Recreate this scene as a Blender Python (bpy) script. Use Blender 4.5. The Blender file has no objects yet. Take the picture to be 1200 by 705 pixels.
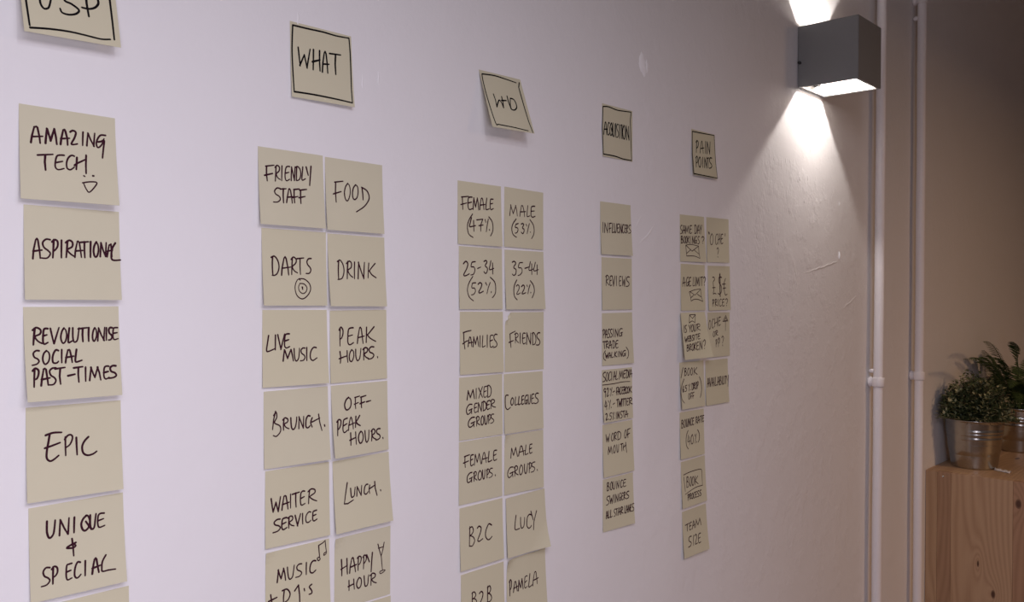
import bpy, bmesh, math, random
from mathutils import Vector, Matrix

scene = bpy.context.scene
COL = scene.collection

# ------------------------------------------------------------------ camera
# world: note wall is the plane y = 0 (room at y < 0), x runs along it, z up, floor z = 0
cam_data = bpy.data.cameras.new('camera')
cam_data.sensor_width = 36.0
cam_data.lens = 31.197
cam_data.clip_start = 0.02
cam = bpy.data.objects.new('camera', cam_data)
COL.objects.link(cam)
_R = Vector((0.67261491, -0.73998157, 0.00405601))
_U = Vector((0.00322172, 0.00840943, 0.99995945))
_F = Vector((0.73998568, 0.67257457, -0.00804032))
cam.matrix_world = Matrix(((_R.x, _U.x, -_F.x, 0.0),
                           (_R.y, _U.y, -_F.y, -0.76475),
                           (_R.z, _U.z, -_F.z, 1.5),
                           (0, 0, 0, 1)))
scene.camera = cam

# ------------------------------------------------------------------ view, world, lights
scene.view_settings.view_transform = 'Standard'
scene.view_settings.look = 'None'
scene.view_settings.gamma = 1.0
scene.view_settings.use_curve_mapping = False
scene.view_settings.exposure = 0.0
world = bpy.data.worlds.new('world'); scene.world = world
world.use_nodes = True
world.node_tree.nodes['Background'].inputs[0].default_value = (0.5, 0.42, 0.36, 1)
world.node_tree.nodes['Background'].inputs[1].default_value = 0.05

def area_light(name, loc, aim, size, power, color, sizey=None):
    l = bpy.data.lights.new(name, 'AREA')
    l.energy = power; l.color = color; l.size = size
    if sizey: l.shape = 'RECTANGLE'; l.size_y = sizey
    o = bpy.data.objects.new(name, l); COL.objects.link(o)
    o.location = loc
    o.rotation_euler = (Vector(aim) - Vector(loc)).to_track_quat('-Z', 'Y').to_euler()
    return o

# shaded pendants facing down (cool beside the camera, warm further down the room) and an added soft fill behind the camera that weakens the shadows under the notes
area_light('pendant_light_cool', (0.1, -1.2, 2.0), (0.1, -1.2, 0), 1.1, 17.0, (0.905, 0.855, 1.0))
area_light('fill_light_cool', (-0.1, -1.18, 1.24), (0.0, 0, 1.22), 0.6, 7.4, (0.905, 0.855, 1.0))
area_light('pendant_light_warm', (2.4, -1.8, 2.2), (2.4, -1.8, 0), 0.22, 14.5, (1.0, 0.60, 0.31))
spot = bpy.data.lights.new('glint_light', 'POINT'); spot.energy = 5.0; spot.color = (0.92, 0.92, 1.0); spot.shadow_soft_size = 0.02  # small unseen point light, added to put highlights on the pot ribs
glint_o = bpy.data.objects.new('glint_light', spot); COL.objects.link(glint_o); glint_o.location = (0.3, -0.95, 2.25)

# notes: (x, z, tilt, lift left, lift right) in metres, then pen strokes in thousandths of the note
NOTE_DATA = {
    'USP': ((0.2932, 1.7803, 0.0359, 0.0131, 0.0129), {'writing': '~187,527 187,651 211,707 246,708 278,666 329,477;~619,415 474,504 441,576 504,598 571,640 577,670 537,707 465,728 400,718 384,678;673,401 671,558 680,704;~658,411 771,428 802,513 780,564 740,598 684,617 616,616', 'border': '44,63 46,378 48,673 58,929;~59,952 256,928 462,919 634,929 786,940 888,924;936,94 932,454 934,705 933,919;44,63 936,94'}),
    'AMAZ': ((0.2963, 1.6492, -0.0078, 0.0061, 0.0104), {'writing': '112,397 123,325 147,227 168,219 179,228 197,322 203,393;119,334 230,315;256,386 272,226 275,227 299,315 307,353 347,218 347,218 362,300 370,383;408,377 417,313 438,220 452,211 460,223 479,305 481,375;412,315 503,298;~511,228 539,208 570,226 553,290 519,357 544,361 583,349;646,209 641,283 638,359;682,357 698,213 697,213 726,286 759,351 756,353 771,205;~889,212 836,217 801,263 785,320 802,361 843,325 871,253;~803,297 839,288 872,273 861,363 846,474;173,523 328,497;250,516 244,590 249,675;~441,493 394,497 365,515 349,579 349,636 379,657 435,638;349,585 423,561;~546,490 516,485 481,520 463,577 468,631 496,645 518,633 542,610;573,502 561,635;544,591 570,568 667,510;671,465 664,570 662,669', 'drawing': '637,697 648,704;732,685 745,690;733,692 744,683;~620,777 693,759 767,757 755,798 688,874 657,848 629,779'}),
    'ASPI': ((0.2998, 1.5694, -0.0082, 0.0050, 0.0071), {'writing': '84,568 92,477 115,365 127,352 137,371 152,481 157,560;89,488 176,472;~259,357 218,355 184,392 196,442 237,476 259,509 225,556 166,556;295,356 290,456 283,550;~277,380 305,355 333,370 335,419 313,460 289,480;375,357 372,450 370,546;437,362 428,451 420,540;~417,380 455,353 487,373 484,421 434,457 464,499 503,526;510,536 516,466 539,363 546,358 560,371 572,467 579,533;516,467 594,457;573,369 658,358;615,360 612,444 615,536;681,356 677,444 675,529;~743,356 721,395 710,453 717,506 732,525 751,502 764,444 758,385 741,359;781,518 792,362 792,361 814,445 840,514 840,515 850,357;856,516 881,386 902,371 910,513;858,455 920,438;~951,357 914,425 903,527 929,553 1002,547'}),
    'REVO': ((0.2994, 1.4879, -0.0008, 0.0102, 0.0078), {'writing': '107,228 96,317 87,402;~85,247 122,220 165,246 157,289 108,315 132,362 174,390;~237,234 212,232 196,247 187,315 185,376 198,399 233,382;186,311 226,300;263,232 293,395 295,395 352,225;~403,231 382,264 367,323 373,371 389,396 415,371 428,310 420,253 400,233;~459,233 448,309 442,381 449,392 482,375;~495,231 492,324 499,378 518,387 540,361 554,281 562,233;552,244 650,233;600,238 595,310 597,385;665,234 660,307 659,383;~730,236 715,264 703,316 705,368 718,386 736,359 748,311 743,257 728,236;757,383 771,240 771,241 798,318 827,379 823,379 839,234;858,239 855,305 852,378;~922,241 899,239 883,262 889,299 909,321 917,348 899,374 872,377;~982,241 957,241 937,250 928,305 930,358 946,375 984,365;929,305 976,297;~142,467 111,465 83,492 91,532 124,554 135,581 110,607 66,617;~216,469 188,497 174,548 180,592 198,613 229,588 244,538 237,490 211,468;~336,473 311,465 287,498 273,546 275,595 295,606 315,604 335,585;371,464 367,536 365,605;404,607 413,552 434,473 448,468 455,478 469,550 474,606;411,551 492,540;~525,468 514,533 507,590 518,605 576,589;88,656 79,750 72,845;~67,676 95,651 125,673 122,722 102,760 75,768;143,836 155,763 177,664 188,658 201,668 210,768 214,834;150,772 236,759;~302,657 265,659 236,687 246,732 280,759 294,792 267,831 217,832;292,668 395,657;346,664 335,746 340,832;421,749 496,736;485,668 582,659;535,665 530,740 532,824;612,667 608,739 605,818;648,814 671,671 668,671 694,755 706,783 744,672 739,673 758,736 769,816;~866,670 837,668 816,684 807,738 808,788 827,810 863,793;806,738 858,728;~945,670 906,668 880,692 891,729 928,746 945,777 914,798 858,804'}),
    'EPIC': ((0.3013, 1.4071, -0.0043, 0.0045, 0.0064), {'writing': '~193,309 272,290 356,295;~235,300 221,383 204,473 201,551 233,588 276,573 322,539;183,445 256,427 339,403;394,349 393,455 394,548;~387,375 419,336 456,333 468,370 441,434 400,462;508,367 510,468 513,555;~637,374 593,417 568,474 577,542 621,574 679,568 722,543'}),
    'UNIQ': ((0.3033, 1.3266, 0.0080, 0.0032, 0.0070), {'writing': '~181,170 178,278 193,341 216,350 245,311 259,223 264,173;304,347 316,179 315,179 354,274 390,347 393,346 407,175;463,180 458,262 455,345;~592,184 554,216 533,271 546,329 575,347 612,314 625,248 606,190 580,182;582,248 638,347;~632,188 628,284 636,335 657,344 674,317 686,235 695,184;~783,194 748,190 721,205 710,264 713,320 730,342 785,331;712,267 775,254;432,406 440,497 444,594;~470,456 416,473 374,495 433,507 469,490 441,464;~198,666 159,660 131,696 141,744 177,772 193,804 161,841 109,847;231,667 226,757 222,845;~215,689 242,663 271,684 272,731 250,766 224,778;~421,670 392,673 369,683 360,756 361,816 376,838 415,826;361,753 409,742;~509,679 484,669 462,702 447,760 447,816 467,839 490,830 510,809;562,674 558,754 554,834;629,833 639,770 660,679 671,670 681,683 691,770 700,830;633,773 719,758;~784,659 744,721 734,787 739,829 804,830 881,836'}),
    'COL1X': ((0.3085, 1.2448, -0.0009, 0.0025, 0.0054), {}),
    'WHAT': ((0.5467, 1.7727, 0.0116, 0.0030, 0.0056), {'writing': '119,325 141,566 135,565 209,414 212,408 248,576 246,577 307,315;361,309 353,449 344,585;336,478 461,431;459,306 452,443 454,582;491,590 504,471 534,320 550,301 564,329 576,477 578,590;503,479 606,464;619,313 809,298;721,308 709,441 711,585', 'border': '~42,47 277,45 523,38 738,45 961,33;~961,33 973,247 970,497 963,748 964,939;~42,47 23,356 25,634 34,934;~34,929 337,923 685,930 964,944'}),
    'FRND': ((0.5108, 1.6424, -0.0035, 0.0059, 0.0062), {'writing': '105,245 232,219;119,248 115,339 123,433;86,366 206,329;261,229 253,324 243,424;~244,246 277,216 310,236 303,287 262,328 281,377 318,397;350,214 344,315 339,410;~468,210 434,212 409,235 394,311 394,372 413,404 461,379;394,307 453,288;484,393 495,214 496,212 517,307 533,382 534,387 550,204;~576,204 569,289 565,384;~559,212 591,195 628,231 637,294 619,357 585,382 558,383;~672,192 661,280 652,356 664,371 709,347;725,187 755,294;803,169 790,288 772,431;~314,517 266,513 226,554 242,595 291,620 307,659 265,696 201,702;311,524 401,510;359,513 352,602 353,699;400,693 414,623 442,513 452,506 467,523 481,619 487,693;412,621 510,607;518,510 606,494;524,512 520,597 523,686;496,620 580,596;609,511 720,489;625,508 620,594 621,687;593,613 692,587'}),
    'FOOD': ((0.5895, 1.6412, -0.0058, 0.0054, 0.0049), {'writing': '151,333 294,305;169,334 161,463 167,608;125,498 258,453;~374,327 335,380 313,461 324,544 356,575 391,532 415,445 405,359 372,329;~513,334 475,375 453,450 458,523 489,545 531,509 552,435 545,358 506,332;623,364 634,449 636,534;~616,359 708,398 748,481 723,552 642,637 510,716'}),
    'DART': ((0.5149, 1.5632, -0.0070, 0.0060, 0.0037), {'writing': '~154,368 146,485 150,607;~132,377 181,358 230,412 247,499 219,577 177,607 140,608;282,601 293,509 326,378 343,360 359,383 383,505 391,596;294,511 426,492;456,366 445,475 438,590;~435,391 473,357 515,389 504,439 453,486 480,539 529,565;526,377 634,363;576,375 572,478 576,585;~753,366 712,371 684,407 696,452 731,486 743,526 716,566 665,569', 'drawing': '~553,642 641,648 717,710 728,790 671,871 591,911 515,873 484,794 492,715 533,651 572,662;~560,706 628,712 672,759 654,815 604,840 552,809 539,754 564,701;594,753 606,784;603,754 598,780'}),
    'DRIN': ((0.5928, 1.5618, -0.0083, 0.0075, 0.0060), {'writing': '~174,372 161,500 159,627;~151,382 199,360 245,421 258,511 228,600 186,625 146,630;332,373 316,497 307,615;~305,403 354,368 392,394 383,457 327,497 358,560 407,594;448,377 439,491 434,612;498,611 520,376 515,380 559,506 599,606 597,602 624,376;701,383 688,488 677,596;~817,383 752,444 702,497;~703,491 747,546 826,590'}),
    'LIVE': ((0.5161, 1.4829, -0.0088, 0.0019, 0.0059), {'writing': '~90,330 72,435 59,522 85,536 177,505;192,327 189,420 188,519;225,323 269,510 269,516 328,316;~401,315 365,316 337,334 328,414 327,474 353,500 402,483;325,409 391,392;301,669 321,525 327,527 358,612 367,638 420,525 423,524 441,595 455,673;~470,512 473,611 487,667 509,675 536,639 549,561 552,510;~638,511 603,510 576,538 586,579 621,604 633,637 608,672 561,678;666,504 662,594 661,679;~816,511 775,506 737,543 718,601 723,658 756,682 788,668 823,649'}),
    'PEAK': ((0.5960, 1.4818, 0.0027, 0.0019, 0.0016), {'writing': '173,247 165,366 165,493;~153,273 183,232 217,268 217,329 194,383 165,398;~398,246 349,248 315,271 303,361 302,450 335,483 400,455;302,363 385,347;467,468 478,384 509,251 521,243 539,262 557,383 568,473;478,390 592,369;634,246 630,357 624,463;~769,243 698,311 642,360;~643,349 697,404 799,454;163,569 175,650 167,730;147,669 287,634;286,564 286,642 296,725;~369,554 337,591 322,649 332,703 357,719 384,691 402,635 393,575 361,552;~435,552 437,648 455,704 477,710 505,677 522,591 528,543;586,540 577,625 575,708;~564,561 604,535 647,551 638,595 588,624 614,669 661,690;~762,532 715,528 676,560 690,604 740,624 759,656 723,693 656,702;826,677 830,693'}),
    'BRUN': ((0.5177, 1.4030, -0.0028, 0.0017, 0.0063), {'writing': '173,268 143,375 126,501;~145,319 181,282 190,347 156,416 234,463 243,536 182,594 135,578;298,377 289,446 287,525;~279,391 316,366 356,390 348,424 302,449 325,491 370,514;~401,374 405,465 416,518 443,530 470,494 488,422 492,372;520,530 528,374 526,373 560,456 589,529 591,526 600,374;~700,379 670,373 643,404 631,459 632,514 652,533 677,525 698,506;~733,406 707,467 728,529;725,464 854,421;837,367 850,474 881,592;925,522 930,541'}),
    'OFFP': ((0.5977, 1.4030, -0.0002, 0.0080, 0.0028), {'writing': '~294,183 249,216 221,277 231,336 263,356 313,328 335,270 324,207 283,184;402,194 489,181;413,194 408,271 411,351;390,289 464,269;505,199 603,182;515,197 515,268 517,347;491,289 578,269;607,273 686,261;93,484 82,587 72,693;~72,507 107,476 143,491 136,548 108,595 81,611;~258,470 219,478 191,494 175,570 171,634 194,664 249,636;178,571 246,545;266,640 277,572 308,477 321,462 332,476 351,559 353,631;274,573 382,547;409,460 402,538 393,612;~478,455 440,502 406,539;~407,538 437,572 481,597;301,680 300,761 292,849;277,781 392,752;391,677 390,760 393,848;~488,678 454,710 435,769 447,824 470,844 505,817 524,759 512,699 482,677;~561,678 563,775 572,831 590,842 618,805 631,727 636,678;692,682 686,754 678,836;~676,698 714,671 746,693 738,733 693,760 719,801 760,820;~845,680 808,678 775,703 787,743 825,763 841,799 811,826 756,836;892,815 896,830'}),
    'WAIT': ((0.5196, 1.3242, -0.0119, 0.0022, 0.0036), {'writing': '87,365 113,537 116,541 156,427 157,423 189,543 192,547 227,359;247,539 258,464 279,364 296,357 310,365 329,461 339,538;254,468 359,452;381,350 379,444 379,533;407,357 518,343;461,346 459,441 464,532;~601,343 570,338 542,362 533,431 536,500 555,523 604,508;533,434 594,415;681,337 666,427 661,520;~654,359 706,329 762,347 759,390 683,429 731,474 791,502;~219,650 172,650 130,679 145,713 199,735 220,765 181,800 110,809;~319,646 279,649 255,661 243,723 246,776 271,796 320,777;246,724 309,706;356,648 348,717 348,791;~335,659 375,639 408,651 404,691 358,718 384,756 429,774;448,641 483,783 481,780 533,632;564,635 563,706 564,774;~695,638 664,630 627,661 612,707 620,756 647,768 674,760 696,743;~787,627 756,631 731,640 723,695 723,744 745,764 790,747;722,695 778,682'}),
    'LUNC': ((0.6000, 1.3236, 0.0102, 0.0061, 0.0074), {'writing': '234,327 196,479 165,610;165,610 226,617 323,583;~286,415 288,490 295,539 318,541 344,519 358,451 365,412;385,541 399,411 401,412 434,484 459,540 463,538 481,406;~591,410 566,406 536,433 521,483 520,525 543,542 563,536 586,514;~623,425 608,484 613,541;610,479 722,438;716,391 718,484 743,592;812,526 816,541'}),
    'MUSI': ((0.5200, 1.2436, -0.0060, 0.0017, 0.0040), {'writing': '173,414 193,254 188,257 217,347 231,377 271,253 269,251 289,329 299,412;~328,249 337,350 353,405 377,414 409,383 425,297 435,244;~551,251 508,248 474,275 484,318 526,343 548,375 512,409 453,411;625,251 621,333 620,410;~775,258 735,250 699,279 679,337 685,392 719,410 746,401 773,383;74,551 88,641 101,698;42,631 167,606;278,537 265,629 263,700;~247,539 319,535 365,603 335,675 263,704;436,585 496,521 510,648 512,782;584,591 591,620;~704,560 665,584 701,642 700,678 658,683', 'drawing': '824,61 831,145 838,221;~832,220 800,230 816,266 846,251 832,220;824,61 884,43 934,16;930,15 940,100 951,182;~951,174 911,186 910,214 950,194'}),
    'HAPP': ((0.6029, 1.2410, -0.0053, 0.0004, 0.0004), {'writing': '117,309 124,426 125,535;108,444 221,410;211,313 215,428 221,532;260,530 268,444 297,331 314,321 324,334 349,446 362,532;270,450 382,433;414,329 409,428 407,523;~394,348 426,327 461,347 458,397 437,435 409,449;509,332 507,426 504,523;~494,356 520,331 551,348 551,402 528,435 507,454;562,336 611,447;664,323 652,450 643,595;248,629 251,703 250,771;235,714 336,695;332,631 336,702 343,773;~429,630 401,660 382,711 394,759 421,779 454,758 469,702 458,650 428,629;~516,626 523,721 534,772 558,780 582,754 591,671 600,631;649,632 643,707 640,789;~625,648 668,622 719,646 709,686 656,708 689,753 739,775', 'drawing': '767,224 795,320 828,413;881,219 859,315 828,408;773,283 871,281;828,408 838,509 853,622;~853,622 803,629 814,660 870,649 905,626 853,622'}),
    'COL2X': ((0.6035, 1.1629, -0.0061, 0.0013, 0.0019), {}),
    'WHO': ((0.8169, 1.7755, 0.0183, 0.0224, 0.0239), {'writing': '210,398 226,502 218,622;~218,622 266,547 321,487 361,532 377,616;398,414 396,510 382,615;372,487 493,469;540,383 537,488 561,615;~612,410 690,420 722,495 708,568 643,616 574,614 567,536 605,416', 'border': '~54,67 350,44 620,60 868,82;~48,72 34,191 41,497 93,918 164,938 489,945 854,966;951,67 904,162 912,502 928,784 962,983'}),
    'FEMA': ((0.7814, 1.6355, -0.0043, 0.0015, 0.0039), {'writing': '81,255 241,232;101,253 104,347 109,450;66,377 198,340;~319,238 274,240 236,260 223,341 231,409 258,441 323,421;227,339 308,318;338,430 356,246 359,250 382,357 396,390 437,242 436,242 457,330 466,431;492,423 499,346 525,244 545,233 559,246 579,342 587,415;498,351 616,331;~656,226 640,321 631,401 648,413 713,394;~806,230 771,231 746,242 733,320 736,381 755,405 808,382;736,315 797,297;~324,509 243,610 206,715 232,831 326,883;~299,570 274,642 252,712 319,705 388,689;345,610 349,783;416,596 554,575 506,673 501,772;463,685 560,669;609,578 623,623;683,565 654,665 629,774;702,737 706,748;~697,528 768,597 788,693 770,773 723,839'}),
    'MALE': ((0.8640, 1.6352, -0.0162, 0.0015, 0.0017), {'writing': '132,471 160,295 153,291 199,395 218,433 283,291 274,291 308,375 322,465;386,463 398,390 426,281 451,275 465,291 498,385 507,461;395,388 535,371;~589,265 577,360 570,442 584,453 645,433;~776,259 723,263 683,284 675,361 676,426 713,452 784,430;670,355 766,340;~293,517 214,601 182,694 217,785 299,825;~347,589 303,603 284,611 271,660 323,665 339,701 311,746 262,759;~423,594 460,581 486,600 450,655 495,679 485,729 456,754 420,731;546,588 567,619;629,572 601,651 572,744;655,712 659,718;~648,502 730,579 757,668 741,753 687,824'}),
    'AG25': ((0.7838, 1.5570, -0.0078, 0.0026, 0.0025), {'writing': '~97,279 149,238 196,274 171,353 101,452 143,468 228,435;~367,235 310,243 287,254 270,318 334,323 355,376 321,438 261,452;417,344 490,318;~568,225 607,208 637,232 596,291 645,332 633,397 597,418 563,391;~730,208 710,282 691,349 741,348 800,328;768,244 773,423;~306,473 216,584 179,693 217,806 311,866;~372,575 317,580 292,590 280,658 338,661 361,710 320,760 267,770;~424,599 466,572 510,594 490,649 435,723 466,738 542,709;600,570 626,608;705,565 660,649 626,747;730,716 729,731;~712,479 814,553 837,663 820,749 752,814'}),
    'AG35': ((0.8647, 1.5560, -0.0019, 0.0039, 0.0047), {'writing': '~183,205 231,189 271,223 214,291 275,330 260,404 212,426 178,406;~445,203 385,207 358,220 337,290 408,298 429,352 384,407 319,427;501,300 602,275;~646,182 624,253 603,325 655,328 713,306;680,218 675,401;~778,189 750,261 729,332 792,332 855,311;823,232 816,400;~283,504 224,587 199,686 213,784 274,839;~266,608 303,585 340,609 323,666 269,732 294,746 364,721;~397,615 438,588 474,611 455,664 402,727 432,736 501,716;536,587 551,614;617,580 579,656 553,735;630,711 626,721;~632,510 707,589 725,678 703,742 656,804'}),
    'FAMI': ((0.7860, 1.4778, -0.0126, 0.0019, 0.0034), {'writing': '~71,334 148,315 248,300;82,330 86,462 107,593;60,511 136,471 187,461;179,556 190,494 211,410 223,404 238,415 254,498 263,560;185,500 286,489;292,563 306,407 303,408 334,497 344,527 385,402 389,402 404,481 417,561;453,389 450,481 451,572;~516,390 507,478 501,561 516,573 572,553;620,382 616,483 615,581;~757,388 718,386 689,403 679,482 682,555 705,584 760,563;682,480 746,463;~851,376 810,372 775,410 790,461 828,496 848,542 815,579 755,588'}),
    'FRIE': ((0.8660, 1.4762, -0.0046, 0.0004, 0.0007), {'writing': '~121,365 179,343 257,320;125,365 133,477 149,589;97,505 210,476;263,355 261,439 258,519;~241,373 281,351 324,374 319,414 269,438 299,488 344,517;383,355 383,443 385,531;~511,362 476,357 450,369 441,443 443,508 469,542 519,526;444,446 504,437;545,552 554,360 550,355 605,466 648,550 649,552 654,360;~710,360 702,462 708,561;~691,370 728,354 772,398 792,477 773,544 735,562 701,565;~898,363 853,363 814,400 828,447 878,488 899,530 864,573 797,570'}),
    'MIXE': ((0.7852, 1.3987, -0.0040, 0.0008, 0.0018), {'writing': '174,365 199,221 197,222 232,301 247,335 306,214 308,215 324,283 341,358;382,198 380,281 381,363;438,194 526,351;525,180 438,360;~628,180 590,181 566,193 557,271 557,332 582,358 627,336;560,266 617,252;~654,169 647,260 649,357;~636,176 676,166 719,204 734,265 712,334 677,355 640,359;~285,445 222,444 169,495 161,553 184,597 233,583 268,550;218,536 293,517;273,517 276,592;~405,438 368,436 346,452 338,510 339,563 360,585 405,567;336,512 394,498;423,581 430,432 429,432 468,512 498,575 498,572 506,427;~542,429 539,498 544,572;~527,431 559,419 600,449 612,500 596,548 563,568 534,572;~693,414 660,420 636,435 625,494 628,540 648,561 695,543;625,488 684,478;733,411 725,481 723,554;~707,432 757,405 808,423 798,457 735,485 771,521 831,538;~339,656 274,660 213,707 200,768 227,807 288,794 319,760;263,749 350,728;328,736 326,810;394,660 389,730 387,803;~374,673 412,650 445,670 442,705 399,735 422,770 465,792;~522,652 500,680 489,733 495,781 515,800 540,777 551,728 543,675 522,653;~573,654 578,737 586,788 607,795 626,768 637,691 639,652;671,650 667,719 667,791;~657,669 684,646 715,660 713,696 694,730 668,741;~789,650 751,646 724,673 734,706 770,731 789,757 757,785 708,792'}),
    'COLL': ((0.8643, 1.3977, -0.0083, 0.0026, 0.0028), {'writing': '~102,358 40,362 26,460 37,559 86,595 153,564;~203,409 177,434 163,475 172,518 194,530 219,512 234,471 227,426 200,405;~286,402 277,467 269,526 282,536 337,524;~373,400 362,467 354,527 369,537 414,525;~497,395 469,396 444,409 440,466 438,521 457,540 497,526;437,470 488,454;~584,392 556,395 524,439 520,496 530,537 558,526 576,496;547,481 591,470;578,472 578,546;~608,389 610,480 617,538 633,547 654,513 665,435 671,387;~764,384 732,385 705,399 693,465 695,525 716,548 764,535;694,463 754,451;~880,382 834,375 797,406 809,448 852,475 873,516 834,547 772,551'}),
    'FEMG': ((0.7852, 1.3208, -0.0069, 0.0010, 0.0016), {'writing': '119,242 239,225;135,243 131,322 139,414;98,343 215,321;~323,235 288,236 265,247 258,324 259,382 279,409 323,389;255,317 310,304;345,407 362,240 369,238 398,339 410,370 454,236 461,240 475,318 498,407;514,402 525,329 556,239 571,230 583,240 609,333 621,400;524,337 651,324;~687,228 677,309 666,383 689,396 756,377;~870,229 832,226 802,241 792,308 794,369 819,392 870,378;796,311 858,292;~290,516 238,521 188,566 181,627 198,665 252,656 277,624;231,612 308,591;283,597 281,668;345,519 337,588 335,663;~327,535 359,514 388,527 384,568 347,596 368,630 405,656;~473,511 443,542 427,594 436,642 465,663 499,640 514,587 504,538 472,515;~534,513 536,601 548,652 563,660 580,629 587,554 589,510;644,513 639,586 639,654;~626,531 656,510 684,528 687,560 666,592 640,602;~768,513 727,511 698,537 709,571 748,592 768,621 737,650 683,656;832,632 835,648'}),
    'MALG': ((0.8662, 1.3195, -0.0162, 0.0013, 0.0026), {'writing': '155,397 171,237 177,237 208,328 224,358 276,232 275,237 298,306 324,392;351,384 366,323 397,232 417,220 436,232 468,318 481,385;362,323 513,310;~539,219 527,298 518,366 535,382 598,364;~699,217 668,220 638,230 632,300 634,353 650,373 701,361;631,298 689,284;~214,554 143,553 89,608 77,672 107,719 162,702 195,670;133,654 232,636;198,635 204,719;262,549 254,631 252,716;~238,571 281,544 320,561 316,605 264,632 293,678 340,700;~417,542 386,581 369,633 381,693 407,708 438,683 453,626 442,568 411,544;~500,543 500,638 514,693 535,701 559,670 571,590 579,537;629,539 624,622 620,703;~608,555 639,531 676,556 673,593 648,627 623,636;~772,536 727,537 688,565 703,605 750,625 765,656 729,693 666,700;830,674 836,693'}),
    'B2C': ((0.7864, 1.2410, 0.0027, 0.0027, 0.0036), {'writing': '~226,330 213,484 203,639;~212,357 273,339 302,402 268,455 227,471 293,506 325,572 271,644 201,632;~392,385 436,361 481,400 454,483 396,575 429,604 511,578;~726,398 666,366 616,415 578,497 585,570 632,619 685,614 727,585'}),
    'LUCY': ((0.8676, 1.2399, 0.0135, 0.0030, 0.0071), {'writing': '~237,323 209,437 196,533 221,563 313,558;~346,380 341,489 353,556 381,564 419,537 441,455 448,399;~619,390 574,370 522,405 497,486 496,558 534,600 574,594 608,569;613,325 662,483;759,344 676,520 653,651'}),
    'B2B': ((0.7893, 1.1598, 0.0002, 0.0016, 0.0032), {'writing': '~255,335 247,441 243,559;~241,350 295,336 330,392 295,432 256,438 321,459 345,514 302,566 242,559;~412,391 456,368 493,408 474,480 416,565 446,589 519,575;~609,324 600,452 598,574;~600,343 654,325 677,381 648,431 610,436 667,466 694,532 655,577 589,575'}),
    'PAME': ((0.8708, 1.1597, -0.0005, 0.0016, 0.0052), {'writing': '77,349 74,482 70,610;~61,380 88,341 116,382 115,453 94,499 73,514;161,573 172,507 193,409 212,398 223,410 242,503 255,573;165,512 278,490;282,575 298,401 298,400 323,500 340,535 378,393 379,393 390,477 401,570;~513,375 482,372 452,392 444,473 440,544 462,570 507,549;443,478 499,453;~582,355 561,467 543,558 564,577 643,552;647,576 664,481 702,359 724,348 741,360 756,483 764,567;660,489 800,472'}),
    'ACQU': ((1.0700, 1.7746, 0.0055, 0.0017, 0.0004), {'writing': '41,579 54,481 86,353 102,341 115,357 125,474 133,578;52,485 155,469;~228,348 206,334 182,379 162,468 161,554 183,578 205,566 223,535;~289,333 258,382 238,463 246,549 272,574 305,531 316,430 300,341 282,336;283,429 326,579;~340,326 341,476 348,567 369,582 394,531 404,407 409,331;436,328 435,457 435,582;~520,332 489,331 468,371 479,437 507,469 521,531 496,575 455,586;556,330 557,455 561,591;603,338 623,323;613,330 615,452 622,590;645,320 648,455 653,589;~711,322 680,374 666,463 685,556 710,590 740,546 753,455 735,360 703,317;791,589 782,327 779,323 835,467 876,584 881,579 866,322', 'border': '~30,57 203,37 471,57 696,46 951,27;951,27 927,192 942,519 967,973;23,58 -3,468 15,959;~15,959 382,957 678,980 967,977'}),
    'INFL': ((1.0664, 1.6334, 0.0011, 0.0030, 0.0048), {'writing': '76,392 68,494 66,585;117,584 133,402 134,401 173,500 213,577 209,583 228,393;276,404 348,393;282,403 277,489 277,578;262,508 328,484;~382,394 368,488 356,563 370,574 418,559;~439,395 434,501 442,562 464,569 486,538 500,445 511,394;~589,395 560,400 537,412 530,485 528,544 544,568 581,549;528,482 574,470;600,569 620,402 616,396 643,489 666,566 667,562 689,393;~760,401 736,398 714,430 697,486 697,545 715,563 736,558 754,532;~827,401 806,401 786,412 779,479 775,535 787,559 819,544;779,481 818,466;850,401 840,478 833,558;~839,416 861,394 879,415 873,455 847,481 859,524 881,544;~986,400 950,395 914,429 924,466 961,492 977,519 945,552 891,557'}),
    'REVI': ((1.0703, 1.5534, 0.0006, 0.0022, 0.0016), {'writing': '149,348 139,444 133,539;~123,369 168,341 217,366 205,413 149,447 184,495 235,528;~320,350 290,354 269,370 259,447 260,514 280,540 317,523;260,446 311,431;340,353 375,543 373,539 428,349;478,350 474,445 472,539;~630,360 600,355 576,369 570,447 567,514 583,543 627,528;568,449 618,435;670,353 680,533 680,535 722,418 726,421 743,542 744,549 784,355;~913,363 858,359 817,391 831,438 881,467 902,506 864,541 791,547'}),
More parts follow.
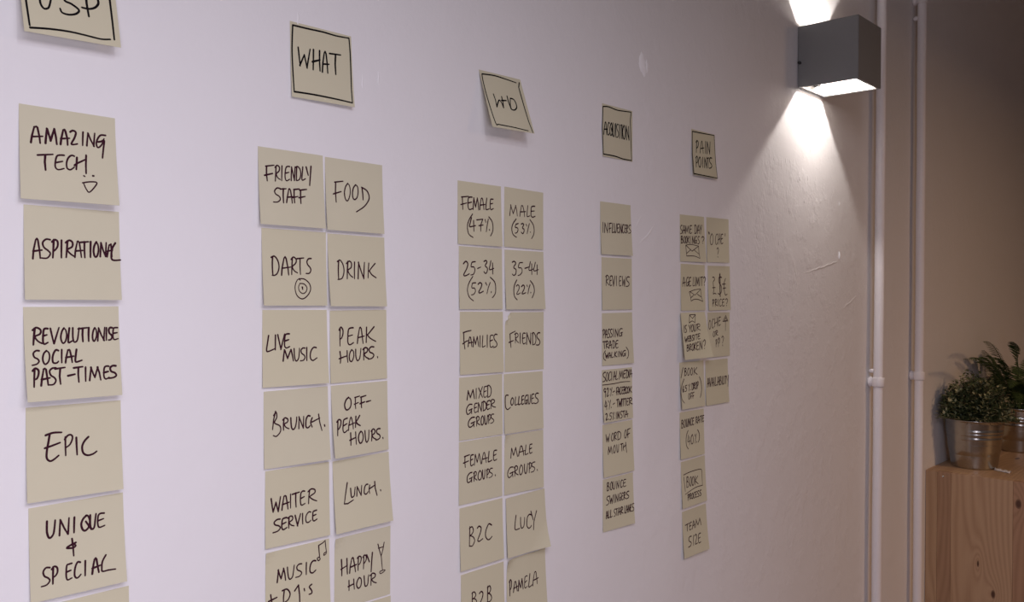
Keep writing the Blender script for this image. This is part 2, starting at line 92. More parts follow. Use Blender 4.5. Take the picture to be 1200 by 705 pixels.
    'PASS': ((1.0719, 1.4728, 0.0045, 0.0010, 0.0038), {'writing': '40,316 36,396 36,472;~24,332 53,311 83,327 84,367 63,404 37,411;99,472 105,407 118,324 127,312 138,324 150,409 157,472;103,411 170,402;~244,317 212,311 188,342 198,377 228,406 241,433 216,465 176,471;~324,317 290,313 262,339 275,378 307,404 322,432 294,461 252,464;368,310 365,391 364,463;418,464 427,317 427,315 467,392 497,460 498,461 510,310;~654,315 600,311 553,353 541,414 563,455 604,445 635,414;592,398 660,384;639,389 633,460;19,543 111,538;64,539 65,604 71,674;132,542 127,608 121,677;~111,551 151,533 186,553 181,588 133,609 160,646 198,665;215,674 221,619 242,541 255,536 266,547 279,622 290,678;218,623 305,611;~343,540 338,609 337,677;~328,540 362,535 397,563 407,615 389,661 362,676 331,678;~508,537 470,536 445,550 435,609 434,659 458,682 504,666;433,606 497,595;~98,717 54,761 34,815 52,874 107,901;~764,678 822,740 836,807 816,867 773,903;95,761 116,855 114,854 140,796 141,797 160,858 158,857 186,760;198,856 206,818 218,765 231,760 239,767 253,818 257,858;201,822 272,811;~299,756 289,807 285,849 296,858 346,845;390,754 385,803 380,856;~445,753 414,784 392,805;~390,803 415,831 454,852;497,748 494,803 492,853;541,853 547,749 547,747 582,804 605,851 607,849 619,744;~736,743 693,745 652,775 642,821 656,849 698,839 722,819;686,807 743,793;732,798 727,851'}),
    'SOCI': ((1.0723, 1.3904, -0.0017, 0.0052, 0.0028), {'writing': '~118,50 77,48 39,79 49,123 87,148 106,181 71,216 15,219;~171,52 146,83 126,142 128,200 152,218 180,192 199,134 194,74 172,48;~285,58 263,48 231,80 214,137 215,195 234,213 260,208 281,183;320,49 312,128 305,214;360,211 372,146 394,58 408,49 414,63 424,143 426,207;370,150 447,135;~475,48 459,126 450,194 462,209 513,193;559,207 585,53 585,52 608,142 618,172 658,53 660,53 670,126 680,205;~778,45 743,50 717,62 705,124 705,179 728,198 773,185;709,122 767,107;~812,46 805,122 803,194;~794,51 827,43 863,74 871,129 853,181 824,199 798,199;899,42 892,116 891,193;916,194 925,130 947,51 959,44 967,53 983,134 986,194;924,133 1005,127;~103,366 70,354 48,380 66,423 100,400 96,448 83,518;~143,379 167,351 190,374 176,430 138,496 156,509 201,485;251,367 261,396;312,355 280,430 256,513;322,492 320,498;339,442 399,423;456,369 509,359;461,369 457,432 459,503;445,452 493,432;497,503 505,448 525,371 532,362 541,374 547,450 551,505;506,452 565,442;~622,371 602,367 582,393 570,440 571,486 587,502 601,496 618,479;~690,369 667,370 650,380 641,435 638,482 653,501 685,490;641,437 680,426;~710,367 703,435 699,502;~705,383 734,365 751,395 731,422 710,430 744,438 762,467 734,496 698,504;~799,370 772,399 759,440 766,485 786,500 808,484 823,438 817,392 794,372;~859,374 840,400 825,443 832,484 847,499 869,484 883,437 876,390 856,372;908,374 903,438 901,500;~974,377 940,412 910,441;~910,434 938,468 981,496;~86,586 69,639 49,692 87,694 126,684;110,614 103,758;173,595 187,623;249,588 213,664 185,755;257,727 257,734;328,672 380,655;448,600 513,589;481,595 475,664 473,738;520,595 527,731 528,734 565,643 563,644 575,737 578,740 610,592;628,597 623,664 619,740;645,601 713,594;679,600 675,665 673,735;716,607 777,594;747,602 744,667 743,738;~852,599 823,601 801,610 793,667 790,715 811,736 852,720;790,668 841,658;892,604 886,669 879,736;~867,615 921,596 971,616 964,645 894,671 933,707 993,725;~60,844 85,829 110,848 97,893 60,944 75,952 119,937;146,939 148,953;~256,830 222,833 207,842 194,881 233,887 243,915 219,951 183,956;288,834 299,859;340,830 315,895 292,963;344,941 347,949;415,834 409,894 406,959;449,959 463,833 462,836 484,901 502,954 503,957 515,832;~618,835 587,833 557,858 570,888 600,907 614,932 586,957 542,960;636,843 715,834;674,840 672,899 673,958;715,959 728,911 753,845 765,835 775,848 793,909 801,961;720,911 827,906', 'drawing': '~9,284 386,282 673,268 922,277'}),
    'WORD': ((1.0745, 1.3109, 0.0038, 0.0030, 0.0039), {'writing': '105,194 125,331 125,331 159,245 159,241 181,338 180,335 223,188;~323,187 296,218 274,270 283,319 309,334 339,314 354,261 346,207 318,184;392,187 383,257 377,336;~374,202 410,182 444,197 435,235 393,266 415,303 451,321;~501,183 488,261 493,334;~478,189 529,179 582,213 594,261 570,313 525,333 478,337;~756,172 731,207 714,265 718,317 741,332 767,311 785,250 778,196 755,172;813,177 918,161;830,175 825,251 826,336;800,275 893,253;162,576 179,438 180,434 205,516 217,546 259,435 258,438 275,500 285,578;~373,425 347,460 331,506 338,556 357,574 384,551 397,503 393,449 369,426;~447,427 448,514 454,564 470,571 494,544 507,467 513,426;574,433 658,428;614,428 607,495 610,569;~678,453 658,513 673,569;670,504 754,466;744,417 752,509 766,619'}),
    'BOUN': ((1.0761, 1.2313, -0.0026, 0.0011, 0.0047), {'writing': '~143,79 139,151 137,234;~135,94 173,77 191,102 168,137 147,144 185,156 201,190 173,228 132,230;~276,78 250,110 236,164 242,215 265,230 289,212 302,156 297,102 271,78;~323,81 324,173 337,223 358,231 383,203 397,129 399,87;444,234 456,92 453,93 485,168 510,231 510,232 524,87;~641,102 614,96 589,124 576,173 577,217 596,235 619,226 638,210;~753,101 711,98 679,113 666,168 668,216 695,235 754,225;666,168 739,156;~199,342 155,340 122,364 133,402 177,427 193,459 158,494 101,497;218,339 235,483 234,484 267,390 270,394 289,496 287,491 324,339;364,338 360,417 357,493;407,488 413,344 414,344 443,421 473,484 473,488 485,344;~580,343 551,343 527,387 518,445 528,482 553,471 568,445;545,430 583,414;574,419 568,486;~650,349 628,346 610,360 603,414 603,463 616,484 647,470;603,412 642,402;687,347 677,412 672,485;~668,364 698,340 728,359 722,396 683,419 705,455 733,471;~847,348 805,347 770,373 780,403 823,426 840,453 808,476 745,481;97,756 104,704 115,625 124,617 130,631 141,700 144,755;100,704 158,696;~177,616 170,687 162,744 173,755 210,741;~243,618 235,687 227,742 241,755 283,739;~394,619 370,619 350,641 355,677 379,699 389,723 368,752 337,754;409,626 462,618;435,620 431,687 431,752;469,752 480,701 496,620 510,615 518,628 529,699 534,752;478,701 548,692;577,619 568,686 563,753;~560,633 593,614 623,628 618,664 574,688 601,724 633,740;~695,612 687,684 679,741 687,750 715,739;729,755 737,697 756,619 764,615 770,622 777,699 779,752;736,703 794,691;801,751 812,616 813,617 830,690 846,749 846,749 859,613;~907,613 891,617 877,625 872,680 868,731 878,750 899,739;871,683 900,673;~998,616 963,610 929,639 942,674 976,690 989,719 958,747 908,749'}),
    'PAIN': ((1.3152, 1.7723, 0.0035, 0.0053, 0.0055), {'writing': '201,246 183,372 163,499;~172,271 219,230 269,257 262,324 219,383 174,398;326,486 352,384 402,231 429,213 439,243 454,374 458,483;350,391 503,355;583,202 564,340 550,472;622,468 653,208 656,203 702,341 740,459 735,462 784,185;153,596 133,707 119,820;~130,619 173,579 209,603 206,665 171,716 132,728;~304,576 260,628 230,709 238,780 268,808 311,768 341,692 334,615 299,578;427,573 411,685 400,798;477,793 511,571 510,571 541,687 566,792 564,790 602,554;609,572 702,555;656,563 644,672 633,789;~821,548 760,545 714,590 726,649 779,686 801,727 752,772 675,788', 'border': '~35,51 490,38 976,17;976,17 981,233 982,620 1011,973;35,51 -3,539 4,971;~3,975 488,977 1010,979'}),
    'SAME': ((1.2811, 1.6299, 0.0116, 0.0010, 0.0053), {'writing': '~93,234 55,232 27,265 37,311 74,337 90,363 62,401 11,409;111,403 116,335 147,239 157,231 175,240 190,334 198,399;118,338 222,325;209,397 233,233 231,233 259,327 275,363 328,231 326,232 340,306 350,390;~472,218 436,218 403,231 395,303 392,370 415,391 468,369;392,304 460,289;~610,207 599,297 592,387;~589,213 631,195 670,234 680,299 654,361 619,380 582,388;692,385 705,305 732,208 748,196 757,212 767,306 772,376;702,310 795,298;803,189 833,285;891,184 841,303 825,387;~47,460 45,536 40,612;~37,480 78,460 98,488 79,515 49,531 96,537 115,567 86,604 35,610;~174,461 152,490 138,543 146,592 165,608 190,584 201,532 194,478 175,458;~247,456 227,486 214,540 218,591 235,607 259,583 272,531 267,476 246,458;304,452 296,530 289,606;~359,458 326,503 304,532;~302,531 326,569 367,604;404,451 398,529 395,608;469,607 486,452 482,452 511,534 537,601 539,603 555,449;~659,446 625,447 589,496 575,558 590,597 619,588 639,558;609,542 659,524;647,526 640,601;~775,446 740,442 709,474 720,508 749,533 764,565 731,601 685,604;~866,466 915,438 964,469 930,519 899,546;901,582 900,593', 'drawing': '~215,648 413,627 716,652;716,652 722,827 745,926;215,648 237,880;~237,880 527,875 745,923;231,656 453,771 708,659;239,823 406,738;538,744 731,835'}),
    'OCHE': ((1.3649, 1.6312, 0.0135, 0.0018, 0.0018), {'writing': '83,326 107,380;834,335 820,392;116,338 122,366;~236,358 175,417 147,497 162,583 211,607 259,563 285,479 274,396 224,366;~481,372 445,361 407,406 385,493 386,566 421,595 454,580 478,543;519,354 517,468 507,588;502,489 594,455;593,349 592,463 595,577;~726,355 685,353 653,376 637,466 637,544 662,574 723,552;641,469 714,445;~441,699 479,666 514,711 489,778 467,815;471,865 471,884'}),
    'AGEL': ((1.2845, 1.5498, -0.0032, 0.0018, 0.0023), {'writing': '74,481 83,406 105,298 121,287 136,308 158,405 165,483;75,414 187,392;~312,288 268,287 234,341 224,418 237,474 280,455 299,422;260,404 320,379;308,381 307,477;~409,283 376,288 349,302 338,379 339,446 361,474 406,454;342,379 396,363;~511,280 499,376 489,456 504,468 559,450;595,273 590,374 588,467;631,463 649,280 652,281 669,386 682,424 723,282 723,283 733,365 741,463;784,271 777,365 773,456;824,276 919,261;869,272 865,362 863,457;~939,293 983,260 1026,302 999,357 970,393;976,432 977,448', 'drawing': '336,598 553,550 810,528;810,528 837,700 893,807;336,598 387,704 402,796;~402,796 546,756 725,764 893,807;372,597 567,667 802,547;404,722 513,668;676,648 837,709'}),
    'PRIC': ((1.3703, 1.5494, 0.0112, 0.0026, 0.0021), {'writing': '~203,259 271,259 289,312 226,372 244,521 215,634 267,613 345,632;193,492 317,485;~615,261 527,246 479,289 491,374 583,451 597,563 516,635 425,619;544,165 544,431 536,700;522,184 524,431 513,690;~791,282 717,396 722,565 764,658 855,641;639,414 790,406;673,508 800,495;189,762 183,830 178,907;~172,772 202,755 237,773 236,808 210,837 184,853;300,757 294,831 282,911;~282,775 319,749 358,767 352,810 301,832 327,873 374,895;422,754 416,833 415,908;~572,758 538,748 499,784 480,841 486,893 516,911 542,901 572,883;~707,750 662,753 626,767 614,832 611,887 639,909 701,899;615,832 691,818;~760,771 813,744 863,776 832,833 801,860;806,896 802,909'}),
    'WEBS': ((1.2807, 1.4706, 0.0096, 0.0083, 0.0137), {'writing': '90,270 74,347 62,419;~182,268 154,271 124,295 126,334 152,353 161,386 133,415 93,417;272,266 296,340;358,261 301,352 279,419;~414,263 383,292 352,346 352,395 373,412 410,387 433,337 438,282 412,262;~477,256 462,348 461,402 480,406 517,375 540,302 559,257;622,258 590,331 571,405;~583,272 655,252 711,268 693,307 605,331 642,371 712,391;70,515 73,621 71,619 118,549 118,549 126,620 123,622 175,505;~245,502 219,503 199,514 183,560 177,599 189,615 228,602;181,561 228,547;~267,496 256,553 241,614;~262,510 298,492 311,515 287,539 262,550 299,553 311,577 283,605 239,613;~415,489 387,488 358,509 362,537 387,554 395,574 367,598 326,603;448,483 432,543 421,597;485,485 572,472;528,478 513,533 502,592;~670,468 627,468 598,480 576,529 566,569 593,584 652,571;575,527 648,516;~125,690 111,750 95,816;~117,698 158,685 174,706 148,734 120,748 161,749 174,776 139,813 96,816;228,680 212,747 194,816;~212,696 249,672 277,688 265,722 217,752 236,782 269,799;~351,666 318,695 297,750 294,800 311,816 341,791 368,735 367,686 347,665;409,657 385,738 367,817;~469,652 428,701 391,741;~395,738 411,771 449,806;~573,645 537,647 511,661 482,732 476,787 490,815 543,795;486,730 548,714;574,817 628,631 622,632 643,729 668,803 662,805 718,624;~761,647 812,607 840,644 800,710 768,749;760,792 760,805', 'drawing': '350,47 589,46 530,223;350,47 296,223;~296,223 422,183 530,223;355,57 450,131 576,56'}),
    'OCPP': ((1.3709, 1.4696, -0.0077, 0.0035, 0.0015), {'writing': '~97,172 59,222 45,290 54,352 84,373 116,339 132,267 123,199 88,176;~265,157 231,151 204,196 185,267 192,332 218,351 240,338 262,308;313,140 313,236 308,328;293,256 423,209;421,119 424,218 424,311;~575,106 523,110 490,133 475,211 478,279 504,300 570,272;474,206 558,183;~267,430 240,456 227,499 233,536 258,545 287,527 298,484 292,441 266,428;357,417 351,475 347,533;~331,433 383,410 431,419 424,448 364,475 398,502 451,512;355,618 348,695 344,778;~337,637 366,611 394,627 394,668 371,704 349,714;472,589 461,679 455,778;~448,609 482,581 520,597 516,646 489,689 460,706;~619,578 663,542 709,577 677,648 652,697;652,743 655,767', 'drawing': '818,74 678,208 918,199 818,74;815,122 744,196 866,194 819,122;800,203 801,314 794,423'}),
    'BK65': ((1.2824, 1.3898, -0.0017, 0.0063, 0.0045), {'writing': '135,116 36,331;~211,134 197,209 190,290;~205,148 246,131 263,164 236,191 209,207 251,214 269,250 234,285 184,292;~371,133 336,163 314,219 320,273 344,292 375,272 401,212 397,158 366,138;~494,136 462,171 436,224 444,275 467,294 505,270 522,219 521,164 492,136;590,139 585,215 568,294;~708,143 648,183 594,220;~598,218 636,255 718,297;~156,361 55,484 0,634 21,782 111,866;~804,353 861,475 872,610 844,715 791,802;~123,508 89,549 78,601 94,633 128,605 115,574 85,594;~256,498 214,505 197,510 184,553 226,552 243,584 209,621 162,627;326,493 334,521;394,481 357,552 327,630;397,600 394,610;~476,480 463,544 458,612;~462,484 488,472 519,501 526,548 505,594 476,613 451,614;554,473 542,539 533,611;~539,487 567,465 590,478 584,515 547,540 565,579 591,598;~654,458 625,492 609,541 615,590 631,606 656,581 671,532 669,482 650,458;704,456 695,532 684,606;~685,474 716,451 750,466 745,504 718,534 694,547;~334,676 309,704 294,747 297,788 315,802 339,784 356,741 352,697 333,677;398,680 454,671;406,679 399,736 395,800;384,755 434,739;474,678 549,668;481,681 477,735 473,798;460,754 526,738'}),
    'AVAI': ((1.3645, 1.3887, 0.0044, 0.0024, 0.0039), {'writing': '66,590 74,513 92,406 104,397 117,411 126,509 135,586;71,519 149,503;157,395 186,585 188,585 241,397;252,584 260,510 282,408 294,396 306,411 315,509 321,587;258,518 341,503;371,396 363,494 359,587;~429,394 414,490 401,567 418,580 479,566;500,583 510,507 537,406 554,397 565,410 574,509 576,582;511,511 601,497;~621,396 610,492 601,579;~614,415 653,393 667,431 643,466 620,483 660,491 676,529 645,575 602,579;723,396 712,491 706,579;~771,397 754,486 740,562 752,578 794,558;835,399 825,487 818,575;857,407 922,395;889,404 879,487 874,574;923,402 955,503;1021,387 998,506 971,644'}),
    'BRAT': ((1.2840, 1.3086, -0.0041, 0.0034, 0.0027), {'writing': '~75,172 73,257 66,341;~72,188 109,168 130,199 109,232 80,245 121,252 141,287 113,332 62,339;~211,165 182,203 170,260 176,316 195,335 220,306 235,245 229,193 209,170;~265,166 262,261 268,320 287,326 307,292 323,215 327,162;342,326 357,169 357,166 382,251 400,315 401,315 416,159;~497,165 474,161 451,193 440,246 440,297 457,315 478,309 494,288;~577,163 549,165 523,174 514,237 513,287 533,315 572,298;517,235 567,223;670,156 663,231 656,304;~655,172 687,154 715,167 707,205 670,233 692,270 725,290;731,302 741,243 766,162 776,152 789,162 801,241 806,296;741,246 826,229;839,156 924,149;885,154 878,223 880,293;~1003,151 971,153 945,162 934,221 935,269 951,289 1000,271;934,219 992,205;~325,415 258,505 230,627 247,739 317,808;~336,514 318,579 298,649 350,651 401,645;376,557 371,726;~501,519 456,558 438,626 447,702 478,719 520,689 535,606 501,523;592,527 607,569;661,522 630,615 606,717;672,691 674,711;~724,440 781,516 794,601 774,669 736,710'}),
    'BKPR': ((1.2883, 1.2285, 0.0177, 0.0038, 0.0044), {'writing': '~221,350 210,463 201,570;~215,375 261,353 282,396 254,442 224,452 270,469 289,520 253,573 194,572;~375,373 347,415 327,483 331,549 350,574 378,543 400,476 401,400 374,373;~479,383 442,419 423,487 425,546 449,577 484,545 503,477 499,411 472,385;557,394 547,481 537,575;~664,404 608,449 556,486;~556,485 597,527 672,576;233,735 228,793 218,857;~218,746 244,730 271,743 270,777 246,800 226,810;313,733 307,794 295,853;~299,744 329,728 359,745 352,772 310,796 332,829 361,842;~420,730 399,757 381,799 385,836 404,851 425,833 440,792 437,751 419,733;~516,735 494,728 470,753 455,799 455,837 472,853 492,844 507,829;~594,732 564,731 543,742 530,790 528,834 546,848 586,840;531,790 579,782;~685,733 653,728 627,750 633,778 663,798 676,819 651,846 607,848;~777,730 746,730 716,750 723,778 755,795 764,822 739,842 696,845', 'border': '~93,289 398,265 780,272 849,317;849,317 846,639;~846,639 539,637 127,711;100,334 132,652'}),
    'TEAM': ((1.2929, 1.1464, 0.0162, 0.0047, 0.0070), {'writing': '106,305 270,291;190,295 181,368 180,444;~364,286 322,289 290,303 275,364 270,420 294,443 350,424;277,363 341,351;384,439 404,375 435,286 450,274 460,289 470,370 474,437;398,376 502,362;506,432 562,280 554,275 596,369 619,400 708,275 706,270 732,351 748,426;~326,584 269,578 217,612 223,667 286,703 302,741 250,781 170,789;412,581 394,689 382,792;~454,608 501,581 538,608 510,687 455,775 487,784 547,776;~701,591 652,596 618,607 594,692 591,759 616,793 682,774;599,691 677,678'}),
}

# ------------------------------------------------------------------ helpers
def tag(o, label=None, cat=None, group=None, kind=None):
    if label: o['label'] = label
    if cat: o['category'] = cat
    if group: o['group'] = group
    if kind: o['kind'] = kind
    return o

def empty(name, loc=(0, 0, 0), rot=(0, 0, 0)):
    o = bpy.data.objects.new(name, None); COL.objects.link(o)
    o.location = loc; o.rotation_euler = rot; o.empty_display_size = 0.05
    return o

def obj(name, bm, mat, parent=None, smooth=False, loc=None):
    me = bpy.data.meshes.new(name); bm.to_mesh(me); bm.free()
    if smooth:
        for p in me.polygons: p.use_smooth = True
    for m in (mat if isinstance(mat, (list, tuple)) else [mat]): me.materials.append(m)
    o = bpy.data.objects.new(name, me); COL.objects.link(o)
    if parent: o.parent = parent
    if loc: o.location = loc
    return o

def obj_py(name, vs, fs, mat, parent=None, smooth=False):
    me = bpy.data.meshes.new(name); me.from_pydata(vs, [], fs); me.update()
    if smooth:
        for p in me.polygons: p.use_smooth = True
    me.materials.append(mat)
    o = bpy.data.objects.new(name, me); COL.objects.link(o)
    if parent: o.parent = parent
    return o

def box_bm(x0, x1, y0, y1, z0, z1, bevel=0.0, seg=2):
    bm = bmesh.new()
    r = bmesh.ops.create_cube(bm, size=1.0)
    for v in bm.verts:
        v.co = Vector(((x0+x1)/2 + v.co.x*(x1-x0), (y0+y1)/2 + v.co.y*(y1-y0), (z0+z1)/2 + v.co.z*(z1-z0)))
    if bevel:
        bmesh.ops.bevel(bm, geom=bm.edges[:], offset=bevel, segments=seg, affect='EDGES', profile=0.5)
    return bm

def lathe_bm(profile, seg=64, cx=0, cy=0, caps=False):
    bm = bmesh.new(); rings = []
    for r, z in profile:
        rings.append([bm.verts.new((cx + r*math.cos(2*math.pi*i/seg), cy + r*math.sin(2*math.pi*i/seg), z)) for i in range(seg)])
    for a, b in zip(rings, rings[1:]):
        for i in range(seg):
            bm.faces.new((a[i], a[(i+1) % seg], b[(i+1) % seg], b[i]))
    if caps:
        bm.faces.new(list(reversed(rings[0]))); bm.faces.new(rings[-1])
    bmesh.ops.recalc_face_normals(bm, faces=bm.faces[:])
    return bm

def tube_bm(path, r, seg=16, bm=None, caps=True):
    bm = bm or bmesh.new(); rings = []
    n = len(path)
    for i, p in enumerate(path):
        p = Vector(p); a = Vector(path[max(0, i-1)]); b = Vector(path[min(n-1, i+1)])
        d = (b - a).normalized()
        up = Vector((0, 1, 0)) if abs(d.y) < 0.9 else Vector((1, 0, 0))
        e1 = d.cross(up).normalized(); e2 = d.cross(e1)
        rr = r(i) if callable(r) else r
        rings.append([bm.verts.new(p + rr*(math.cos(2*math.pi*k/seg)*e1 + math.sin(2*math.pi*k/seg)*e2)) for k in range(seg)])
    for a, b in zip(rings, rings[1:]):
        for k in range(seg): bm.faces.new((a[k], a[(k+1) % seg], b[(k+1) % seg], b[k]))
    if caps:
        bm.faces.new(rings[0]); bm.faces.new(list(reversed(rings[-1])))
    bmesh.ops.recalc_face_normals(bm, faces=bm.faces[:])
    return bm

# ------------------------------------------------------------------ materials
def new_mat(name, color=(0.8, 0.8, 0.8), rough=0.6, metal=0.0):
    m = bpy.data.materials.new(name); m.use_nodes = True
    nt = m.node_tree; b = nt.nodes['Principled BSDF']
    b.inputs['Base Color'].default_value = (*color, 1)
    b.inputs['Roughness'].default_value = rough
    b.inputs['Metallic'].default_value = metal
    return m, nt, b

def node(nt, typ, **kw):
    n = nt.nodes.new(typ)
    for k, v in kw.items():
        if k.startswith('_'): setattr(n, k[1:], v)
        else: n.inputs[k.replace('__', ' ')].default_value = v
    return n

def mix_color(nt, fac, a, b, mode='MIX'):
    n = nt.nodes.new('ShaderNodeMix'); n.data_type = 'RGBA'; n.blend_type = mode
    def s(i, v):
        if hasattr(v, 'links') or isinstance(v, bpy.types.NodeSocket): nt.links.new(v, n.inputs[i])
        elif isinstance(v, (int, float)): n.inputs[i].default_value = v
        else: n.inputs[i].default_value = (*v, 1)
    s(0, fac); s(6, a); s(7, b)
    return n.outputs[2]

def ramp(nt, sock, stops):
    r = nt.nodes.new('ShaderNodeValToRGB')
    el = r.color_ramp.elements
    el[0].position, el[0].color = stops[0][0], (*stops[0][1], 1)
    el[1].position, el[1].color = stops[-1][0], (*stops[-1][1], 1)
    for p, c in stops[1:-1]:
        e = el.new(p); e.color = (*c, 1)
    nt.links.new(sock, r.inputs[0])
    return r.outputs[0]

def wall_material(name, color, relief=1.0):
    m, nt, b = new_mat(name, color, 0.75)
    L = nt.links.new
    tc = node(nt, 'ShaderNodeTexCoord')
    P = tc.outputs['Object']
    n1 = node(nt, 'ShaderNodeTexNoise', Scale=3.0, Detail=4.0, Roughness=0.6)      # broad unevenness
    n2 = node(nt, 'ShaderNodeTexNoise', Scale=110.0, Detail=3.0, Roughness=0.55)   # roller stipple
    n3 = node(nt, 'ShaderNodeTexNoise', Scale=22.0, Detail=6.0, Roughness=0.62)    # drips, old paint ridges
    mp = node(nt, 'ShaderNodeMapping'); mp.inputs['Scale'].default_value = (1.0, 1.0, 0.85)
    L(P, mp.inputs[0])
    for n in (n1, n2): L(P, n.inputs['Vector'])
    L(mp.outputs[0], n3.inputs['Vector'])
    r3 = ramp(nt, n3.outputs[0], [(0.50, (0, 0, 0)), (0.62, (0.7, 0.7, 0.7)), (0.80, (1, 1, 1))])
    # the lumpy patch mostly lies beyond the last column of notes
    sep = node(nt, 'ShaderNodeSeparateXYZ'); L(P, sep.inputs[0])
    mr = node(nt, 'ShaderNodeMapRange'); L(sep.outputs[0], mr.inputs[0])
    mr.inputs[1].default_value = 0.9; mr.inputs[2].default_value = 1.6
    mr.inputs[3].default_value = 0.25; mr.inputs[4].default_value = 1.0
    ml = node(nt, 'ShaderNodeMath', _operation='MULTIPLY'); L(r3, ml.inputs[0]); L(mr.outputs[0], ml.inputs[1])
    b1 = node(nt, 'ShaderNodeBump', Strength=0.22*relief, Distance=0.015)
    b2 = node(nt, 'ShaderNodeBump', Strength=0.40*relief, Distance=0.0006)
    b3 = node(nt, 'ShaderNodeBump', Strength=0.36*relief, Distance=0.0015)
    L(n1.outputs[0], b1.inputs['Height']); L(n2.outputs[0], b2.inputs['Height']); L(ml.outputs[0], b3.inputs['Height'])
    L(b1.outputs[0], b2.inputs['Normal']); L(b2.outputs[0], b3.inputs['Normal']); L(b3.outputs[0], b.inputs['Normal'])
    c = mix_color(nt, n1.outputs[0], tuple(v*0.96 for v in color), color)
    L(c, b.inputs['Base Color'])
    return m

M_WALL = wall_material('painted_plaster', (0.79, 0.775, 0.785))
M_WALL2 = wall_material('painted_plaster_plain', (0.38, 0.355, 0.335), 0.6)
M_CEIL = new_mat('ceiling_paint', (0.52, 0.50, 0.48), 0.8)[0]

def floor_material():
    m, nt, b = new_mat('floor_boards', (0.2, 0.13, 0.08), 0.5)
    tc = node(nt, 'ShaderNodeTexCoord')
    mp = node(nt, 'ShaderNodeMapping'); mp.inputs['Scale'].default_value = (1.2, 9, 1)
    nz = node(nt, 'ShaderNodeTexNoise', Scale=3.0, Detail=6.0)
    nt.links.new(tc.outputs['Object'], mp.inputs[0]); nt.links.new(mp.outputs[0], nz.inputs['Vector'])
    c = ramp(nt, nz.outputs[0], [(0.3, (0.13, 0.075, 0.04)), (0.7, (0.26, 0.165, 0.10))])
    nt.links.new(c, b.inputs['Base Color'])
    return m
M_FLOOR = floor_material()

def gloss_paint(name, color, rough=0.4):
    m, nt, b = new_mat(name, color, rough)
    nz = node(nt, 'ShaderNodeTexNoise', Scale=90.0, Detail=3.0)
    tc = node(nt, 'ShaderNodeTexCoord'); nt.links.new(tc.outputs['Object'], nz.inputs['Vector'])
    bp = node(nt, 'ShaderNodeBump', Strength=0.35, Distance=0.0008)
    nt.links.new(nz.outputs[0], bp.inputs['Height']); nt.links.new(bp.outputs[0], b.inputs['Normal'])
    return m
M_PIPE = gloss_paint('white_gloss_paint', (0.84, 0.80, 0.81), 0.42)
M_FILLER = gloss_paint('white_filler', (0.93, 0.93, 0.96), 0.7)
M_WALLBIT = gloss_paint('wall_paint_lump', (0.80, 0.785, 0.79), 0.55)
M_LAMP = gloss_paint('grey_powder_coat', (0.215, 0.215, 0.215), 0.55)
M_LAMPRIM = new_mat('lamp_rim_paint', (0.22, 0.21, 0.205), 0.5)[0]
M_LAMPIN = new_mat('lamp_inner_white', (0.50, 0.48, 0.46), 0.5)[0]
M_BRK = new_mat('lamp_bracket_grey', (0.035, 0.034, 0.033), 0.6)[0]
M_DARK = new_mat('dark_plastic', (0.03, 0.03, 0.03), 0.5)[0]
M_SCREW = new_mat('zinc_screw', (0.75, 0.74, 0.72), 0.25, 1.0)[0]

def emit_mat(name, color, strength):
    m = bpy.data.materials.new(name); m.use_nodes = True
    nt = m.node_tree; nt.nodes.remove(nt.nodes['Principled BSDF'])
    e = node(nt, 'ShaderNodeEmission', Strength=strength); e.inputs[0].default_value = (*color, 1)
    nt.links.new(e.outputs[0], nt.nodes['Material Output'].inputs[0])
    return m

def paper_material(name, color):
    m, nt, b = new_mat(name, color, 0.75)
    tc = node(nt, 'ShaderNodeTexCoord')
    nz = node(nt, 'ShaderNodeTexNoise', Scale=30.0, Detail=3.0)
    oi = node(nt, 'ShaderNodeObjectInfo')
    nt.links.new(tc.outputs['Object'], nz.inputs['Vector'])
    dark = tuple(v*0.93 for v in color)
    c1 = mix_color(nt, nz.outputs[0], dark, color)
    c2 = mix_color(nt, oi.outputs['Random'], c1, tuple(v*f for v, f in zip(color, (0.97, 0.96, 0.92))))
    nt.links.new(c2, b.inputs['Base Color'])
    return m
M_PAPER = paper_material('pale_yellow_paper', (0.60, 0.565, 0.415))
M_INK = new_mat('dark_plum_ink', (0.040, 0.010, 0.018), 0.9)[0]
M_BLACK = new_mat('black_marker_ink', (0.008, 0.006, 0.007), 0.9)[0]
for _m in (M_INK, M_BLACK): _m.node_tree.nodes['Principled BSDF'].inputs['Specular IOR Level'].default_value = 0.1

